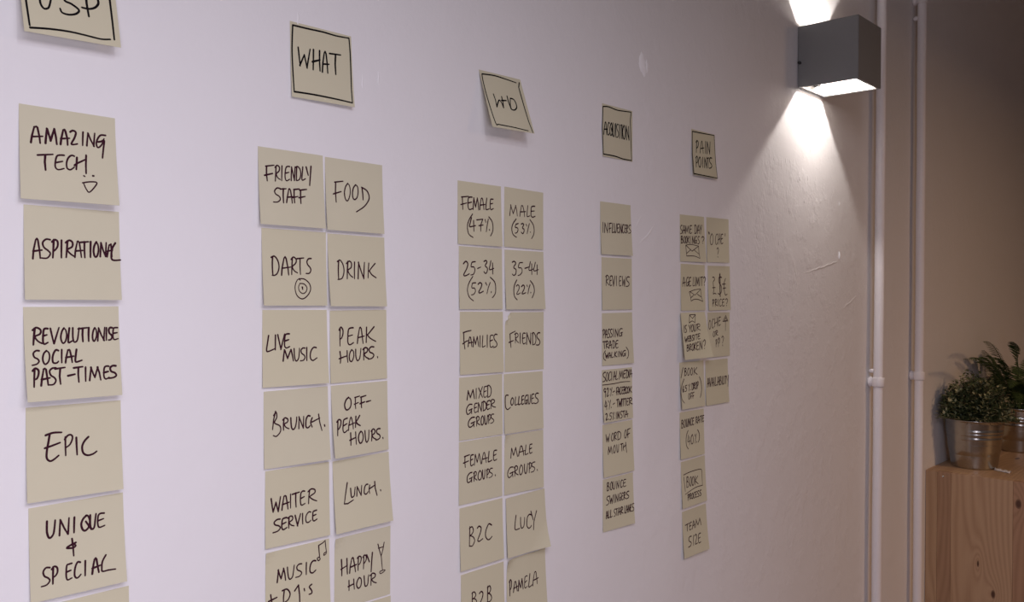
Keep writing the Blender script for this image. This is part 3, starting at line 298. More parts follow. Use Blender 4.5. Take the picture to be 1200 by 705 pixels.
def pine_material(name, light, dark, knots=(), grain_axis='Z', seed=0.0, ring=1.0):
    """planed pine: stretched noise rings along the grain, warped round knots; knots = (a, z, ra, rz)"""
    m, nt, b = new_mat(name, light, 0.45)
    L = nt.links.new
    tc = node(nt, 'ShaderNodeTexCoord')
    sep = node(nt, 'ShaderNodeSeparateXYZ'); L(tc.outputs['Object'], sep.inputs[0])
    across = sep.outputs[1]; along = sep.outputs[2] if grain_axis == 'Z' else sep.outputs[0]
    def mth(op, a, c=None):
        n = node(nt, 'ShaderNodeMath', _operation=op)
        for i, v in enumerate((a, c)):
            if v is None: continue
            if isinstance(v, (int, float)): n.inputs[i].default_value = v
            else: L(v, n.inputs[i])
        return n.outputs[0]
    # grain coordinate
    comb = node(nt, 'ShaderNodeCombineXYZ')
    L(mth('MULTIPLY', across, 9.0), comb.inputs[0]); L(mth('MULTIPLY', along, 1.2), comb.inputs[1])
    comb.inputs[2].default_value = seed
    nz = node(nt, 'ShaderNodeTexNoise', Scale=1.0, Detail=2.0, Roughness=0.45, Distortion=0.4)
    L(comb.outputs[0], nz.inputs['Vector'])
    val = mth('ADD', mth('MULTIPLY', nz.outputs[0], 0.55), mth('MULTIPLY', across, 4.5))
    kmask = None
    for (ka, kz, ra, rz) in knots:
        da = mth('DIVIDE', mth('SUBTRACT', across, ka), ra); dz = mth('DIVIDE', mth('SUBTRACT', along, kz), rz)
        d2 = mth('ADD', mth('MULTIPLY', da, da), mth('MULTIPLY', dz, dz))
        g = mth('DIVIDE', 0.22, mth('ADD', 1.0, mth('MULTIPLY', d2, 0.12)))
        val = mth('ADD', val, g)
        k = mth('SUBTRACT', 1.0, mth('MINIMUM', d2, 1.0))
        kmask = k if kmask is None else mth('MAXIMUM', kmask, k)
    rings = mth('SINE', mth('MULTIPLY', val, 95.0*ring))
    fine = node(nt, 'ShaderNodeTexNoise', Scale=1.0, Detail=5.0, Roughness=0.6)
    c2 = node(nt, 'ShaderNodeCombineXYZ')
    L(mth('MULTIPLY', across, 420.0), c2.inputs[0]); L(mth('MULTIPLY', along, 14.0), c2.inputs[1]); c2.inputs[2].default_value = seed
    L(c2.outputs[0], fine.inputs['Vector'])
    f = mth('ADD', mth('MULTIPLY', rings, 0.20), mth('ADD', 0.35, mth('MULTIPLY', fine.outputs[0], 0.35)))
    c = ramp(nt, f, [(0.15, light), (0.62, tuple((a*0.6+d*0.4) for a, d in zip(light, dark))), (1.0, dark)])
    if kmask is not None:
        kr = ramp(nt, kmask, [(0.05, (0, 0, 0)), (0.35, (0.55, 0.55, 0.55)), (0.8, (1, 1, 1))])
        c = mix_color(nt, kr, c, (0.085, 0.035, 0.018))
    L(c, b.inputs['Base Color'])
    bp = node(nt, 'ShaderNodeBump', Strength=0.12, Distance=0.0005); L(f, bp.inputs['Height']); L(bp.outputs[0], b.inputs['Normal'])
    return m

def galvanised():
    m, nt, b = new_mat('galvanised_steel', (0.50, 0.49, 0.46), 0.3, 1.0)
    tc = node(nt, 'ShaderNodeTexCoord')
    v = node(nt, 'ShaderNodeTexVoronoi', Scale=90.0); n = node(nt, 'ShaderNodeTexNoise', Scale=25.0, Detail=4.0)
    nt.links.new(tc.outputs['Object'], v.inputs['Vector']); nt.links.new(tc.outputs['Object'], n.inputs['Vector'])
    c = ramp(nt, v.outputs['Color'], [(0.0, (0.42, 0.41, 0.39)), (1.0, (0.54, 0.53, 0.50))])
    c = mix_color(nt, n.outputs[0], c, (0.46, 0.45, 0.42))
    nt.links.new(c, b.inputs['Base Color'])
    r = node(nt, 'ShaderNodeMapRange'); r.inputs[3].default_value = 0.20; r.inputs[4].default_value = 0.25
    nt.links.new(n.outputs[0], r.inputs[0]); nt.links.new(r.outputs[0], b.inputs['Roughness'])
    return m
M_GALV = galvanised()

def leaf_mat(name, a, b_, rough=0.5):
    m, nt, b = new_mat(name, a, rough)
    n = node(nt, 'ShaderNodeTexNoise', Scale=60.0, Detail=1.0); tc = node(nt, 'ShaderNodeTexCoord')
    nt.links.new(tc.outputs['Object'], n.inputs['Vector'])
    c = ramp(nt, n.outputs[0], [(0.35, a), (0.65, b_)])
    nt.links.new(c, b.inputs['Base Color'])
    return m
M_LEAF = leaf_mat('dark_green_leaf', (0.055, 0.075, 0.030), (0.12, 0.15, 0.065))
M_TIP = leaf_mat('pale_green_leaf', (0.30, 0.32, 0.17), (0.52, 0.50, 0.30))
M_STEM = new_mat('brown_stem', (0.10, 0.07, 0.04), 0.7)[0]
M_FERN = leaf_mat('fern_green', (0.035, 0.060, 0.018), (0.075, 0.12, 0.035))
M_SOIL = leaf_mat('dark_soil', (0.012, 0.010, 0.008), (0.03, 0.024, 0.018), 0.9)

# ------------------------------------------------------------------ the setting
RX0, RX1, RY0, RZ1 = -2.4, 4.7, -3.6, 2.95
def struct(name, bm, mat, parent=None):
    o = obj(name, bm, mat, parent)
    if parent is None: tag(o, kind='structure')
    return o
wall_left = struct('wall_left', box_bm(RX0, RX1, 0.0, 0.15, 0.0, RZ1), M_WALL)
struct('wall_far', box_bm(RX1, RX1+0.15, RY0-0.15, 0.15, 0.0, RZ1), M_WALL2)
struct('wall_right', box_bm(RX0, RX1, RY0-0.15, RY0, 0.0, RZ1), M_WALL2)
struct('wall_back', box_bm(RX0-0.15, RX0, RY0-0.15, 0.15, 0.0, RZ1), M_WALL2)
struct('floor', box_bm(RX0-0.15, RX1+0.15, RY0-0.15, 0.15, -0.1, 0.0), M_FLOOR)
struct('ceiling', box_bm(RX0-0.15, RX1+0.15, RY0-0.15, 0.15, RZ1, RZ1+0.1), M_CEIL)

# lumps, filler and scratches in the old paint: parts of the wall
def ridge(name, pts, w, h, mat):
    """low rounded ridge on the wall through (x, z) points"""
    vs, fs = [], []
    P = [Vector((x, 0, z)) for x, z in pts]
    n = len(P); prof = [(-1, 0), (-0.55, 0.75), (0, 1), (0.55, 0.75), (1, 0)]
    for i, p in enumerate(P):
        d = (P[min(n-1, i+1)] - P[max(0, i-1)]).normalized(); s = Vector((d.z, 0, -d.x))
        k = math.sin(math.pi*(i+0.35)/(n-0.3))**0.6
        for a, b in prof: vs.append(tuple(p + s*a*w*k + Vector((0, 0.0002 - b*h*k, 0))))
    for i in range(n-1):
        for j in range(4):
            a = i*5+j; fs.append((a, a+1, a+6, a+5))
    o = obj_py(name, vs, fs, mat, wall_left, smooth=True)
    return o
rnd = random.Random(11)
def wob(pts, amp, n=10):
    out = []
    for (x0, z0), (x1, z1) in zip(pts, pts[1:]):
        for i in range(n):
            t = i/n; out.append((x0+(x1-x0)*t + rnd.uniform(-amp, amp), z0+(z1-z0)*t + rnd.uniform(-amp, amp)))
    out.append(pts[-1]); return out
ridge('filler_patch', wob([(1.131, 1.868), (1.134, 1.850), (1.140, 1.832)], 0.0012, 5), 0.0095, 0.0010, M_FILLER)
ridge('filler_patch', wob([(1.146, 1.862), (1.147, 1.850), (1.146, 1.838)], 0.0012, 5), 0.0035, 0.0006, M_FILLER)
ridge('paint_ridge', wob([(1.128, 1.578), (1.150, 1.590), (1.172, 1.610)], 0.0008, 5), 0.0022, 0.0009, M_WALLBIT)
ridge('paint_ridge', wob([(1.118, 1.600), (1.135, 1.622)], 0.0008, 5), 0.0016, 0.0005, M_WALLBIT)
ridge('paint_ridge', wob([(1.70, 1.541), (1.76, 1.551), (1.81, 1.560), (1.868, 1.570), (1.888, 1.574)], 0.0015, 6), 0.0028, 0.0007, M_WALLBIT)
ridge('paint_ridge', wob([(1.655, 1.575), (1.672, 1.552), (1.68, 1.53), (1.685, 1.505)], 0.002, 5), 0.0035, 0.0005, M_WALLBIT)
ridge('paint_ridge', wob([(1.905, 1.47), (1.95, 1.482), (1.99, 1.50)], 0.002, 5), 0.003, 0.0007, M_WALLBIT)
ridge('paint_chip', [(1.886, 1.594), (1.8865, 1.589), (1.887, 1.584), (1.8875, 1.578)], 0.0013, 0.0030, M_FILLER)
ridge('paint_chip', [(1.884, 1.700), (1.885, 1.697), (1.886, 1.693)], 0.0010, 0.002, M_FILLER)
for i in range(26):      # small hard drips of paint below the lamp
    x = rnd.gauss(1.70, 0.08); z = rnd.uniform(1.47, 1.80)
    s = rnd.uniform(0.0015, 0.0035)
    ridge('paint_drip', [(x, z+s*1.6), (x+rnd.uniform(-.001, .001), z+s*.5), (x+rnd.uniform(-.001, .001), z-s*.6), (x+rnd.uniform(-.002, .002), z-s*1.6)], s*0.8, s*0.24, M_WALLBIT)
for (x, z) in ((0.600, 1.728), (0.622, 1.735), (0.518, 1.775), (0.205, 1.255), (0.330, 1.18)):
    ridge('paint_drip', [(x, z+.008), (x+.001, z+.003), (x, z-.003), (x+.001, z-.007)], 0.0013, 0.0007, M_WALLBIT)
# faint pale mark far along the wall
ridge('paint_chip', [(3.02, 1.87), (3.022, 1.86), (3.021, 1.85), (3.023, 1.835)], 0.003, 0.0006, M_WALLBIT)

# ------------------------------------------------------------------ pipes
def pipe(x_top, x_bot, label, clip_z, blobs):
    root = empty('pipe', (x_bot, -0.022, 0.0))
    tag(root, label, 'pipe', 'surface pipes on the wall')
    X = lambda z: (x_top - x_bot)*z/RZ1
    n = 40
    bm = tube_bm([(X(RZ1*i/n) + 0.0008*math.sin(i*1.3), 0, 0.001 + (RZ1-0.002)*i/n) for i in range(n+1)], 0.011, 24)
    obj('pipe_run', bm, M_PIPE, root, True)
    for z in clip_z:
        bm = lathe_bm([(0.0112, -0.010), (0.0135, -0.0100), (0.0140, -0.0088), (0.0140, 0.0088), (0.0135, 0.0100), (0.0112, 0.010)], 32, X(z), 0)
        bmesh.ops.translate(bm, verts=bm.verts[:], vec=(0, 0, z))
        c = obj('pipe_clip', bm, M_PIPE, root, True)
        # round boss that stands the clip off the wall
        bm = lathe_bm([(0.0002, 0.0004), (0.0118, 0.0004), (0.0122, 0.003), (0.0105, 0.0075), (0.0070, 0.0095), (0.006, 0.0125), (0.0002, 0.0125)], 28)
        bmesh.ops.rotate(bm, verts=bm.verts[:], cent=(0, 0, 0), matrix=Matrix.Rotation(math.pi/2, 3, 'X'))
        bmesh.ops.translate(bm, verts=bm.verts[:], vec=(X(z) + 0.001, 0.0215, z))
        obj('clip_boss', bm, M_PIPE, c, True)
    for z, s in blobs:
        bm = bmesh.new(); bmesh.ops.create_icosphere(bm, subdivisions=2, radius=1.0)
        for v in bm.verts: v.co = Vector((X(z) - 0.003 + v.co.x*s*0.6, 0.0135 + v.co.y*0.008, z + v.co.z*s))
        obj('paint_blob', bm, M_PIPE, root, True)
    return root
pipe(2.0735, 2.0545, 'white painted vertical pipe nearer the grey wall lamp, with one clip', (0.22, 1.302, 2.45), ((1.327, 0.005),))
pipe(2.3465, 2.3395, 'white painted vertical pipe beside the pine cabinet, right of the other pipe', (0.2, 1.298, 2.243), ((2.197, 0.006), ))

# ------------------------------------------------------------------ wall lamp (light thrown up and down)
LX, LW, LD, LZ, LH = 1.6745, 0.1169, 0.1205, 1.908, 0.1205
def wall_lamp():
    root = empty('wall_lamp', (LX + LW/2, 0, LZ + LH/2))
    tag(root, 'grey cube wall lamp throwing light up and down beside the left pipe', 'lamp')
    w, h, D, t = LW/2, LH/2, LD, 0.003
    # casing: square tube open at top and bottom
    bm = bmesh.new()
    def ring(x0, x1, y0, y1, z): return [bm.verts.new(c) for c in ((x0, y0, z), (x1, y0, z), (x1, y1, z), (x0, y1, z))]
    o1 = ring(-w, w, -D, -0.0015, -h); o2 = ring(-w, w, -D, -0.0015, h)
    i1 = ring(-w+t, w-t, -D+t, -0.0015-t, -h); i2 = ring(-w+t, w-t, -D+t, -0.0015-t, h)
    for k in range(4):
        j = (k+1) % 4
        bm.faces.new((o1[k], o1[j], o2[j], o2[k])); bm.faces.new((i1[j], i1[k], i2[k], i2[j]))
        bm.faces.new((o1[j], o1[k], i1[k], i1[j])); bm.faces.new((o2[k], o2[j], i2[j], i2[k]))
    bmesh.ops.recalc_face_normals(bm, faces=bm.faces[:])
    ed = [e for e in bm.edges if all(abs(abs(v.co.x)-w) < 1e-5 for v in e.verts) or all(abs(v.co.y+D) < 1e-5 or abs(v.co.y+0.0015) < 1e-5 for v in e.verts)]
    bmesh.ops.bevel(bm, geom=ed, offset=0.0009, segments=2, affect='EDGES')
    case = obj('lamp_case', bm, M_LAMP, root)
    # white reflector lining and the frame that holds the glass, top and bottom
    for s, nm in ((-1, 'lower'), (1, 'upper')):
        bm = bmesh.new()
        def rg(ins, z): return [bm.verts.new(c) for c in ((-w+ins, -D+ins, z), (w-ins, -D+ins, z), (w-ins, -0.0015-ins, z), (-w+ins, -0.0015-ins, z))]
        zz = s*h
        r0 = rg(t+0.0001, zz*0.985); r1 = rg(t+0.0040, zz*0.985); r2 = rg(t+0.0040, zz*0.93); r3 = rg(t+0.0030, zz*0.90); r4 = rg(t+0.002, 0.0015*s)
        for a, b_ in ((r0, r1), (r1, r2), (r2, r3), (r3, r4)):
            for k in range(4):
                j = (k+1) % 4; bm.faces.new((a[k], a[j], b_[j], b_[k]))
        bmesh.ops.recalc_face_normals(bm, faces=bm.faces[:])
        refl = obj('reflector', bm, M_LAMPIN, root)
        # bracket block with two screws near the wall side, seen inside the opening
        bm = box_bm(-0.034, 0.012, -0.019, -0.0062, 0.020 if s > 0 else -0.048, 0.048 if s > 0 else -0.020, 0.002)
        br = obj('lamp_bracket', bm, M_BRK, root)
        for dx in (-0.007, 0.007):
            bm = lathe_bm([(0.0002, 0), (0.0020, 0), (0.0020, 0.0012), (0.0002, 0.0012)], 14, dx - 0.01, -0.0125)
            bmesh.ops.translate(bm, verts=bm.verts[:], vec=(0, 0, 0.0475 if s > 0 else -0.0489))
            obj('screw', bm, M_DARK, br)
        # LED
        bm = lathe_bm([(0.0002, 0), (0.010, 0), (0.010, 0.0015), (0.0002, 0.0015)], 24, 0, -D*0.5)
        bmesh.ops.translate(bm, verts=bm.verts[:], vec=(0.005, 0, s*0.0022 - 0.0007))
        obj('led', bm, emit_mat('led_glow', (1.0, 0.93, 0.86), 30.0), root)
        l = bpy.data.lights.new('lamp_led_light', 'SPOT'); l.energy = LED_POWER; l.color = (1.0, 0.92, 0.86)
        l.spot_size = math.radians(172); l.spot_blend = 0.3; l.shadow_soft_size = 0.006
        lo = bpy.data.objects.new('lamp_led_light', l); COL.objects.link(lo); lo.parent = root
        lo.location = (0.005, -D*0.5, s*0.0045)
        lo.rotation_euler = (0, 0, 0) if s < 0 else (math.pi, 0, 0)
    # heat sink plate across the middle
    obj('heat_sink', box_bm(-w+t+0.0005, w-t-0.0005, -D+t+0.0005, -0.006, -0.0012, 0.0012), M_LAMPIN, root)
    # back plate and wire nub at the wall
    obj('back_plate', box_bm(-w+0.006, w-0.006, -0.0014, -0.0001, -h+0.006, h-0.006), M_DARK, root)
    bm = lathe_bm([(0.0002, 0), (0.003, 0), (0.003, 0.005), (0.0002, 0.005)], 12)
    bmesh.ops.rotate(bm, verts=bm.verts[:], cent=(0, 0, 0), matrix=Matrix.Rotation(-math.pi/2, 3, 'Y'))
    bmesh.ops.translate(bm, verts=bm.verts[:], vec=(-w+0.0002, -0.006, -0.012))
    obj('grub_screw', bm, M_DARK, root)
LED_POWER = 5.0
wall_lamp()

# ------------------------------------------------------------------ pine cabinet end and what stands on it
TOPZ = 1.5 - 0.459
CX = 2.468
def cabinet():
    root = empty('pine_cabinet', (CX, -0.225, 0.0))
    tag(root, 'knotty pine cabinet standing against the wall right of the pipes, two plant pots on top', 'cabinet')
    oy = 0.225
    edges = [-0.0008, -0.0294, -0.0628, -0.2070, -0.335, -0.450]
    mats = [pine_material('pine_a', (0.546, 0.364, 0.218), (0.366, 0.210, 0.114), (), 'Z', 1.0),
            pine_material('pine_b', (0.427, 0.259, 0.155), (0.288, 0.157, 0.087), (), 'Z', 7.3),
            pine_material('pine_c', (0.546, 0.355, 0.214), (0.349, 0.197, 0.105), ((-0.164+oy, 0.748, 0.0058, 0.0125), (-0.1285+oy, 0.818, 0.0030, 0.010)), 'Z', 3.1),
            pine_material('pine_d', (0.455, 0.263, 0.155), (0.278, 0.140, 0.075), ((-0.2190+oy, 0.985, 0.008, 0.014),), 'Z', 5.9),
            pine_material('pine_e', (0.528, 0.346, 0.209), (0.349, 0.201, 0.105), (), 'Z', 9.1)]
    for i in range(5):
        y1, y0 = edges[i], edges[i+1]
        bm = box_bm(0.0, 0.018, y0+oy+0.00015, y1+oy-0.00015, 0.0, TOPZ-0.0006, 0.0006, 1)
        obj('plank', bm, mats[i], root)
    mt = pine_material('pine_top', (0.546, 0.364, 0.218), (0.384, 0.227, 0.122), ((-0.139+oy, 0.345, 0.006, 0.022),), 'X', 12.0)
    ty = [-0.0008, -0.095, -0.19, -0.30, -0.45]
    for i in range(4):
        obj('top_board', box_bm(0.0182, 1.30, ty[i+1]+oy+0.0002, ty[i]+oy-0.0002, TOPZ-0.018, TOPZ, 0.0005, 1), mt, root)
    ms = pine_material('pine_side', (0.528, 0.346, 0.209), (0.366, 0.210, 0.114), (), 'X', 15.0)
    obj('side_panel', box_bm(0.0182, 1.30, -0.450+oy, -0.432+oy, 0.0, TOPZ-0.0185), ms, root)
    obj('end_panel', box_bm(1.282, 1.30, -0.4318+oy, -0.0008+oy, 0.0, TOPZ-0.0185), ms, root)
    bm = lathe_bm([(0.0002, 0.0011), (0.0016, 0.0010), (0.0026, 0.0005), (0.0029, 0.0)], 16)
    bmesh.ops.rotate(bm, verts=bm.verts[:], cent=(0, 0, 0), matrix=Matrix.Rotation(-math.pi/2, 3, 'Y'))
    bmesh.ops.translate(bm, verts=bm.verts[:], vec=(-0.0001, -0.0434+oy, 1.0284))
    obj('screw', bm, M_SCREW, root, True)
cabinet()

def pot_parts(root, rt=0.073, rb=0.056, h=0.131):
    prof = [(0.0005, 0.0), (rb-0.002, 0.0), (rb, 0.0015), (rb+0.0006, 0.004)]
    n = 46
    for i in range(1, n):
        z = 0.004 + (h-0.009)*i/n; f = z/h
        r = rb + (rt-rb)*f
        for zc, a in ((0.064, 0.0012), (0.080, 0.0017), (0.092, 0.0020), (0.100, 0.0020)):
            r += a*math.exp(-((z-zc)/0.0022)**2)
        prof.append((r, z))
    prof += [(rt+0.0008, h-0.005), (rt+0.0026, h-0.0035), (rt+0.0028, h-0.001), (rt+0.001, h), (rt-0.0012, h-0.001),
             (rt-0.003, h-0.012), (rb+0.008, 0.05), (rb-0.003, 0.003), (0.0005, 0.003)]
    obj('pot', lathe_bm(prof, 72), M_GALV, root, True)
    bm = lathe_bm([(0.0005, h-0.016), (rt*0.5, h-0.013), (rt-0.0075, h-0.019), (rt-0.0085, h-0.030), (0.0005, h-0.030)], 40)
    rr = random.Random(3)
    for v in bm.verts: v.co.z += rr.uniform(-0.001, 0.001)
    obj('soil', bm, M_SOIL, root, True)

def leaf_blade(vs, fs, p, d, up, L, W):
    """small folded pointed leaf, four triangles"""
    s = d.cross(up)
    if s.length < 1e-4: s = d.cross(Vector((1, 0.2, 0)))
    s.normalize(); n = s.cross(d)
    b = len(vs)
    for q in (p, p + d*L*0.45 + s*W*0.5 + n*W*0.18, p + d*L, p + d*L*0.45 - s*W*0.5 + n*W*0.18, p + d*L*0.5):
        vs.append(tuple(q))
    fs += [(b, b+1, b+4), (b+1, b+2, b+4), (b+2, b+3, b+4), (b+3, b, b+4)]

def shrub():
    root = empty('potted_shrub', (2.604, -0.082, TOPZ))
    tag(root, 'small bushy plant with pale leaf tips in a ribbed metal pot on the cabinet', 'plant', 'potted plants on the cabinet')
    pot_parts(root)
    r = random.Random(21)
    V, Fc, V2, F2, V3, F3 = [], [], [], [], [], []
    base = Vector((0, 0, 0.115))
    zr = 0.118
    stems = bmesh.new()
    for i in range(620):
        a = r.uniform(0, 2*math.pi); u = r.random()
        el = math.asin(u*1.15 - 0.15) if u*1.15-0.15 < 1 else 1.4
        lump = 0.86 + 0.16*math.sin(a*3+1.0)*math.cos(el*2) + r.uniform(-0.10, 0.10)
        R = Vector((0.108*math.cos(el)*math.cos(a), 0.108*math.cos(el)*math.sin(a), 0.016 + 0.122*math.sin(el)))*lump
        # the bush is a bit taller left of its middle and flattened where it meets the wall
        if R.y > 0.072: R.y = 0.072 - (R.y-0.072)*0.3
        tip = base + R
        if i % 4 == 0:
            tube_bm([base + Vector((R.x*0.1, R.y*0.1, 0)), base + R*0.5 + Vector((0, 0, 0.006)), tip], 0.0007, 4, stems, False)
        pale = r.random() < 0.30
        d = (R + Vector((0, 0, 0.04))).normalized()
        for k in range(9):
            t = 1 - k*0.055
            p = base + R*t + Vector((r.gauss(0, 0.003), r.gauss(0, 0.003), r.gauss(0, 0.003)))
            ang = k*2.4 + r.random()
            e1 = d.cross(Vector((0, 0, 1))); e1 = e1.normalized() if e1.length > 1e-3 else Vector((1, 0, 0)); e2 = d.cross(e1)
            ld = (d*0.6 + (e1*math.cos(ang) + e2*math.sin(ang))).normalized()
            L = r.uniform(0.009, 0.014)
            if p.y + L > 0.079: continue
            p.z = max(p.z, 0.134); ld.z = max(ld.z, -0.1)
            if pale and k < 4: leaf_blade(V2, F2, p, ld, Vector((0, 0, 1)), L*1.05, L*0.75)
            else: leaf_blade(V, Fc, p, ld, Vector((0, 0, 1)), L, L*0.7)
    tag(obj_py('foliage', V, Fc, M_LEAF, root), kind='stuff')
    tag(obj_py('leaf_tips', V2, F2, M_TIP, root), 'pale yellow-green leaf tips', kind='stuff')
    obj('stems', stems, M_STEM, root)
shrub()

def frond(parent, base, mid, tip, width, mat, seed):
    r = random.Random(seed)
    base, mid, tip = Vector(base), Vector(mid), Vector(tip)
    n = 34
    pts = []
    for i in range(n+1):
        t = i/n; c = mid*2 - (base+tip)*0.5
        pts.append(base*(1-t)**2 + c*2*t*(1-t) + tip*t*t)
    vs, fs = [], []
    # rachis
    bm = tube_bm(pts[::2], lambda i: 0.0011*(1 - i/(n/2+2)) + 0.0003, 5, None, False)
    me_v = {}
    for v in bm.verts: me_v[v] = len(vs); vs.append(tuple(v.co))
    for f in bm.faces: fs.append(tuple(me_v[v] for v in f.verts))
    bm.free()
    N = Vector((0, -0.35, 1)).normalized()
    for i in range(4, n+1):
        t = i/n
        d = (pts[min(n, i+1)] - pts[i-1]).normalized(); s = d.cross(N).normalized(); nn = s.cross(d)
        L = width*(math.sin(math.pi*min(1, (0.12 + 0.88*t)))**0.55)*(1 - 0.25*t) + 0.002
        for sg in (-1, 1):
            dd = (s*sg + d*0.32 - nn*0.15 + Vector((r.gauss(0, .05), r.gauss(0, .05), r.gauss(0, .05)))).normalized()
            w = 0.30*width/ (n*0.0+3.0)
            w = 0.0048
            p = pts[i]; b = len(vs)
            tmp = [p - d*w*0.5, p + d*w*0.5, p + dd*L*0.55 + d*w*0.62 - nn*L*0.05, p + dd*L*0.55 - d*w*0.45 - nn*L*0.05, p + dd*L - nn*L*0.16]
            tmp = [Vector((q.x, q.y, q.z)) for q in tmp]
            vs += [tuple(q) for q in tmp]
            fs += [(b, b+1, b+2, b+3), (b+3, b+2, b+4)]
    return obj_py('frond', vs, fs, mat, parent)

def fern():
    o = Vector((2.970, -0.108, TOPZ))
    root = empty('potted_fern', o)
    tag(root, 'dark green fern in a metal pot at the right edge behind the small bushy plant', 'plant', 'potted plants on the cabinet')
    pot_parts(root)
    b = Vector((0, 0, 0.118))
    W = lambda x, y, z: Vector((x, y, z + 1.5)) - o
    specs = [(W(2.470, -0.090, -0.1635), W(2.74, -0.085, -0.208), 0.024),
             (W(2.700, -0.080, -0.151), W(2.86, -0.075, -0.215), 0.036),
             (W(2.640, -0.095, -0.1265), W(2.855, -0.080, -0.172), 0.026),
             (W(2.920, -0.100, -0.1355), W(3.00, -0.095, -0.185), 0.030),
             (W(2.93, -0.06, -0.205), W(2.96, -0.08, -0.245), 0.030)]
    for i, (t, m, w) in enumerate(specs): frond(root, b + Vector((0.008*math.cos(i*2), 0.008*math.sin(i*2), 0)), m, t, w, M_FERN, i)
    r = random.Random(8)
    for i in range(30):
        a = math.radians(-200 + i*12 + r.uniform(-6, 6)); L = r.uniform(0.13, 0.25)
        hgt = r.uniform(0.02, 0.16)
        t = b + Vector((math.cos(a)*L, math.sin(a)*L, hgt)); 
        if t.y > 0.09: t.y = 0.09
        m = b + Vector((math.cos(a)*L*0.45, min(0.06, math.sin(a)*L*0.45), hgt*0.5 + 0.05))
        frond(root, b + Vector((0.014*math.cos(a), 0.014*math.sin(a), 0)), m, t, r.uniform(0.022, 0.032), M_FERN, 50+i)
fern()

def scrap():
    m, nt, b = new_mat('clear_film', (0.85, 0.82, 0.80), 0.12)
    b.inputs['Transmission Weight'].default_value = 0.1
    r = random.Random(5); vs, fs = [], []
    nx, ny = 7, 9
    for i in range(nx):
        for j in range(ny):
            u, v = i/(nx-1)-0.5, j/(ny-1)-0.5
            x, y = u*0.018, v*0.042
            z = 0.0015 + (0.0065*math.exp(-(u*3)**2)*abs(math.sin(v*9+u*4))) + r.uniform(0, 0.0003)
            vs.append((x + y*0.5, y, z))
    for i in range(nx-1):
        for j in range(ny-1):
            a = i*ny+j; fs.append((a, a+1, a+ny+1, a+ny))
    o = obj_py('plastic_scrap', vs, fs, m, None, True); o.location = (2.576, -0.158, TOPZ - 0.0008)
    sd = o.modifiers.new('solid', 'SOLIDIFY'); sd.thickness = 0.0004
    tag(o, 'small shiny whitish scrap lying on the cabinet edge right of the front pot', 'scrap')
scrap()

# ------------------------------------------------------------------ sticky notes
S = 0.076
def lift(s, t, hl, hr, corner):
    h = (hl + (hr-hl)*s)*(t if max(hl, hr) > 0.013 else 0.5*t + 0.5*t*t)
    if corner:
        cs, ct, ch, cr = corner
        d = abs(s-cs) + abs(t-ct)
        if d < cr: h += ch*(1 - d/cr)**1.6
    return h
def surf(s, t, hl, hr, base, corner, off=0.0):
    h = hl + (hr-hl)*s
    H = math.sqrt(max(S*S - h*h, 1e-6))
    y = -(base + lift(s, t, hl, hr, corner))
    z = -H*t
    # offset along the local normal (slope in t)
    dh = h*(0.5 + t)/S
    nrm = math.sqrt(1 + dh*dh)
    return Vector(((s-0.5)*S, y - off/nrm, z - off*dh/nrm))

def smooth_pts(p, closed=False):
    if len(p) < 3: return p
    out = []
    for i in range(len(p)-1):
        p0 = p[max(0, i-1)]; p1 = p[i]; p2 = p[i+1]; p3 = p[min(len(p)-1, i+2)]
        for k in range(4):
            t = k/4
            out.append(tuple(0.5*((2*p1[a]) + (-p0[a]+p2[a])*t + (2*p0[a]-5*p1[a]+4*p2[a]-p3[a])*t*t + (-p0[a]+3*p1[a]-3*p2[a]+p3[a])*t**3) for a in (0, 1)))
    out.append(p[-1]); return out

def split_sharp(p):
    runs, cur = [], [p[0]]
    for i in range(1, len(p)):
        if abs(p[i][0]-p[i-1][0]) + abs(p[i][1]-p[i-1][1]) < 1e-4: continue
        cur.append(p[i])
        if i < len(p)-1:
            a = Vector((p[i][0]-cur[-2][0], p[i][1]-cur[-2][1])); 
            nx = p[i+1] if (abs(p[i+1][0]-p[i][0]) + abs(p[i+1][1]-p[i][1]) > 1e-4) else p[min(i+2, len(p)-1)]
            b = Vector((nx[0]-p[i][0], nx[1]-p[i][1]))
            if a.length > 1e-6 and b.length > 1e-6 and a.angle(b) > 0.7:
                runs.append(cur); cur = [p[i]]
    if len(cur) > 1: runs.append(cur)
    return runs

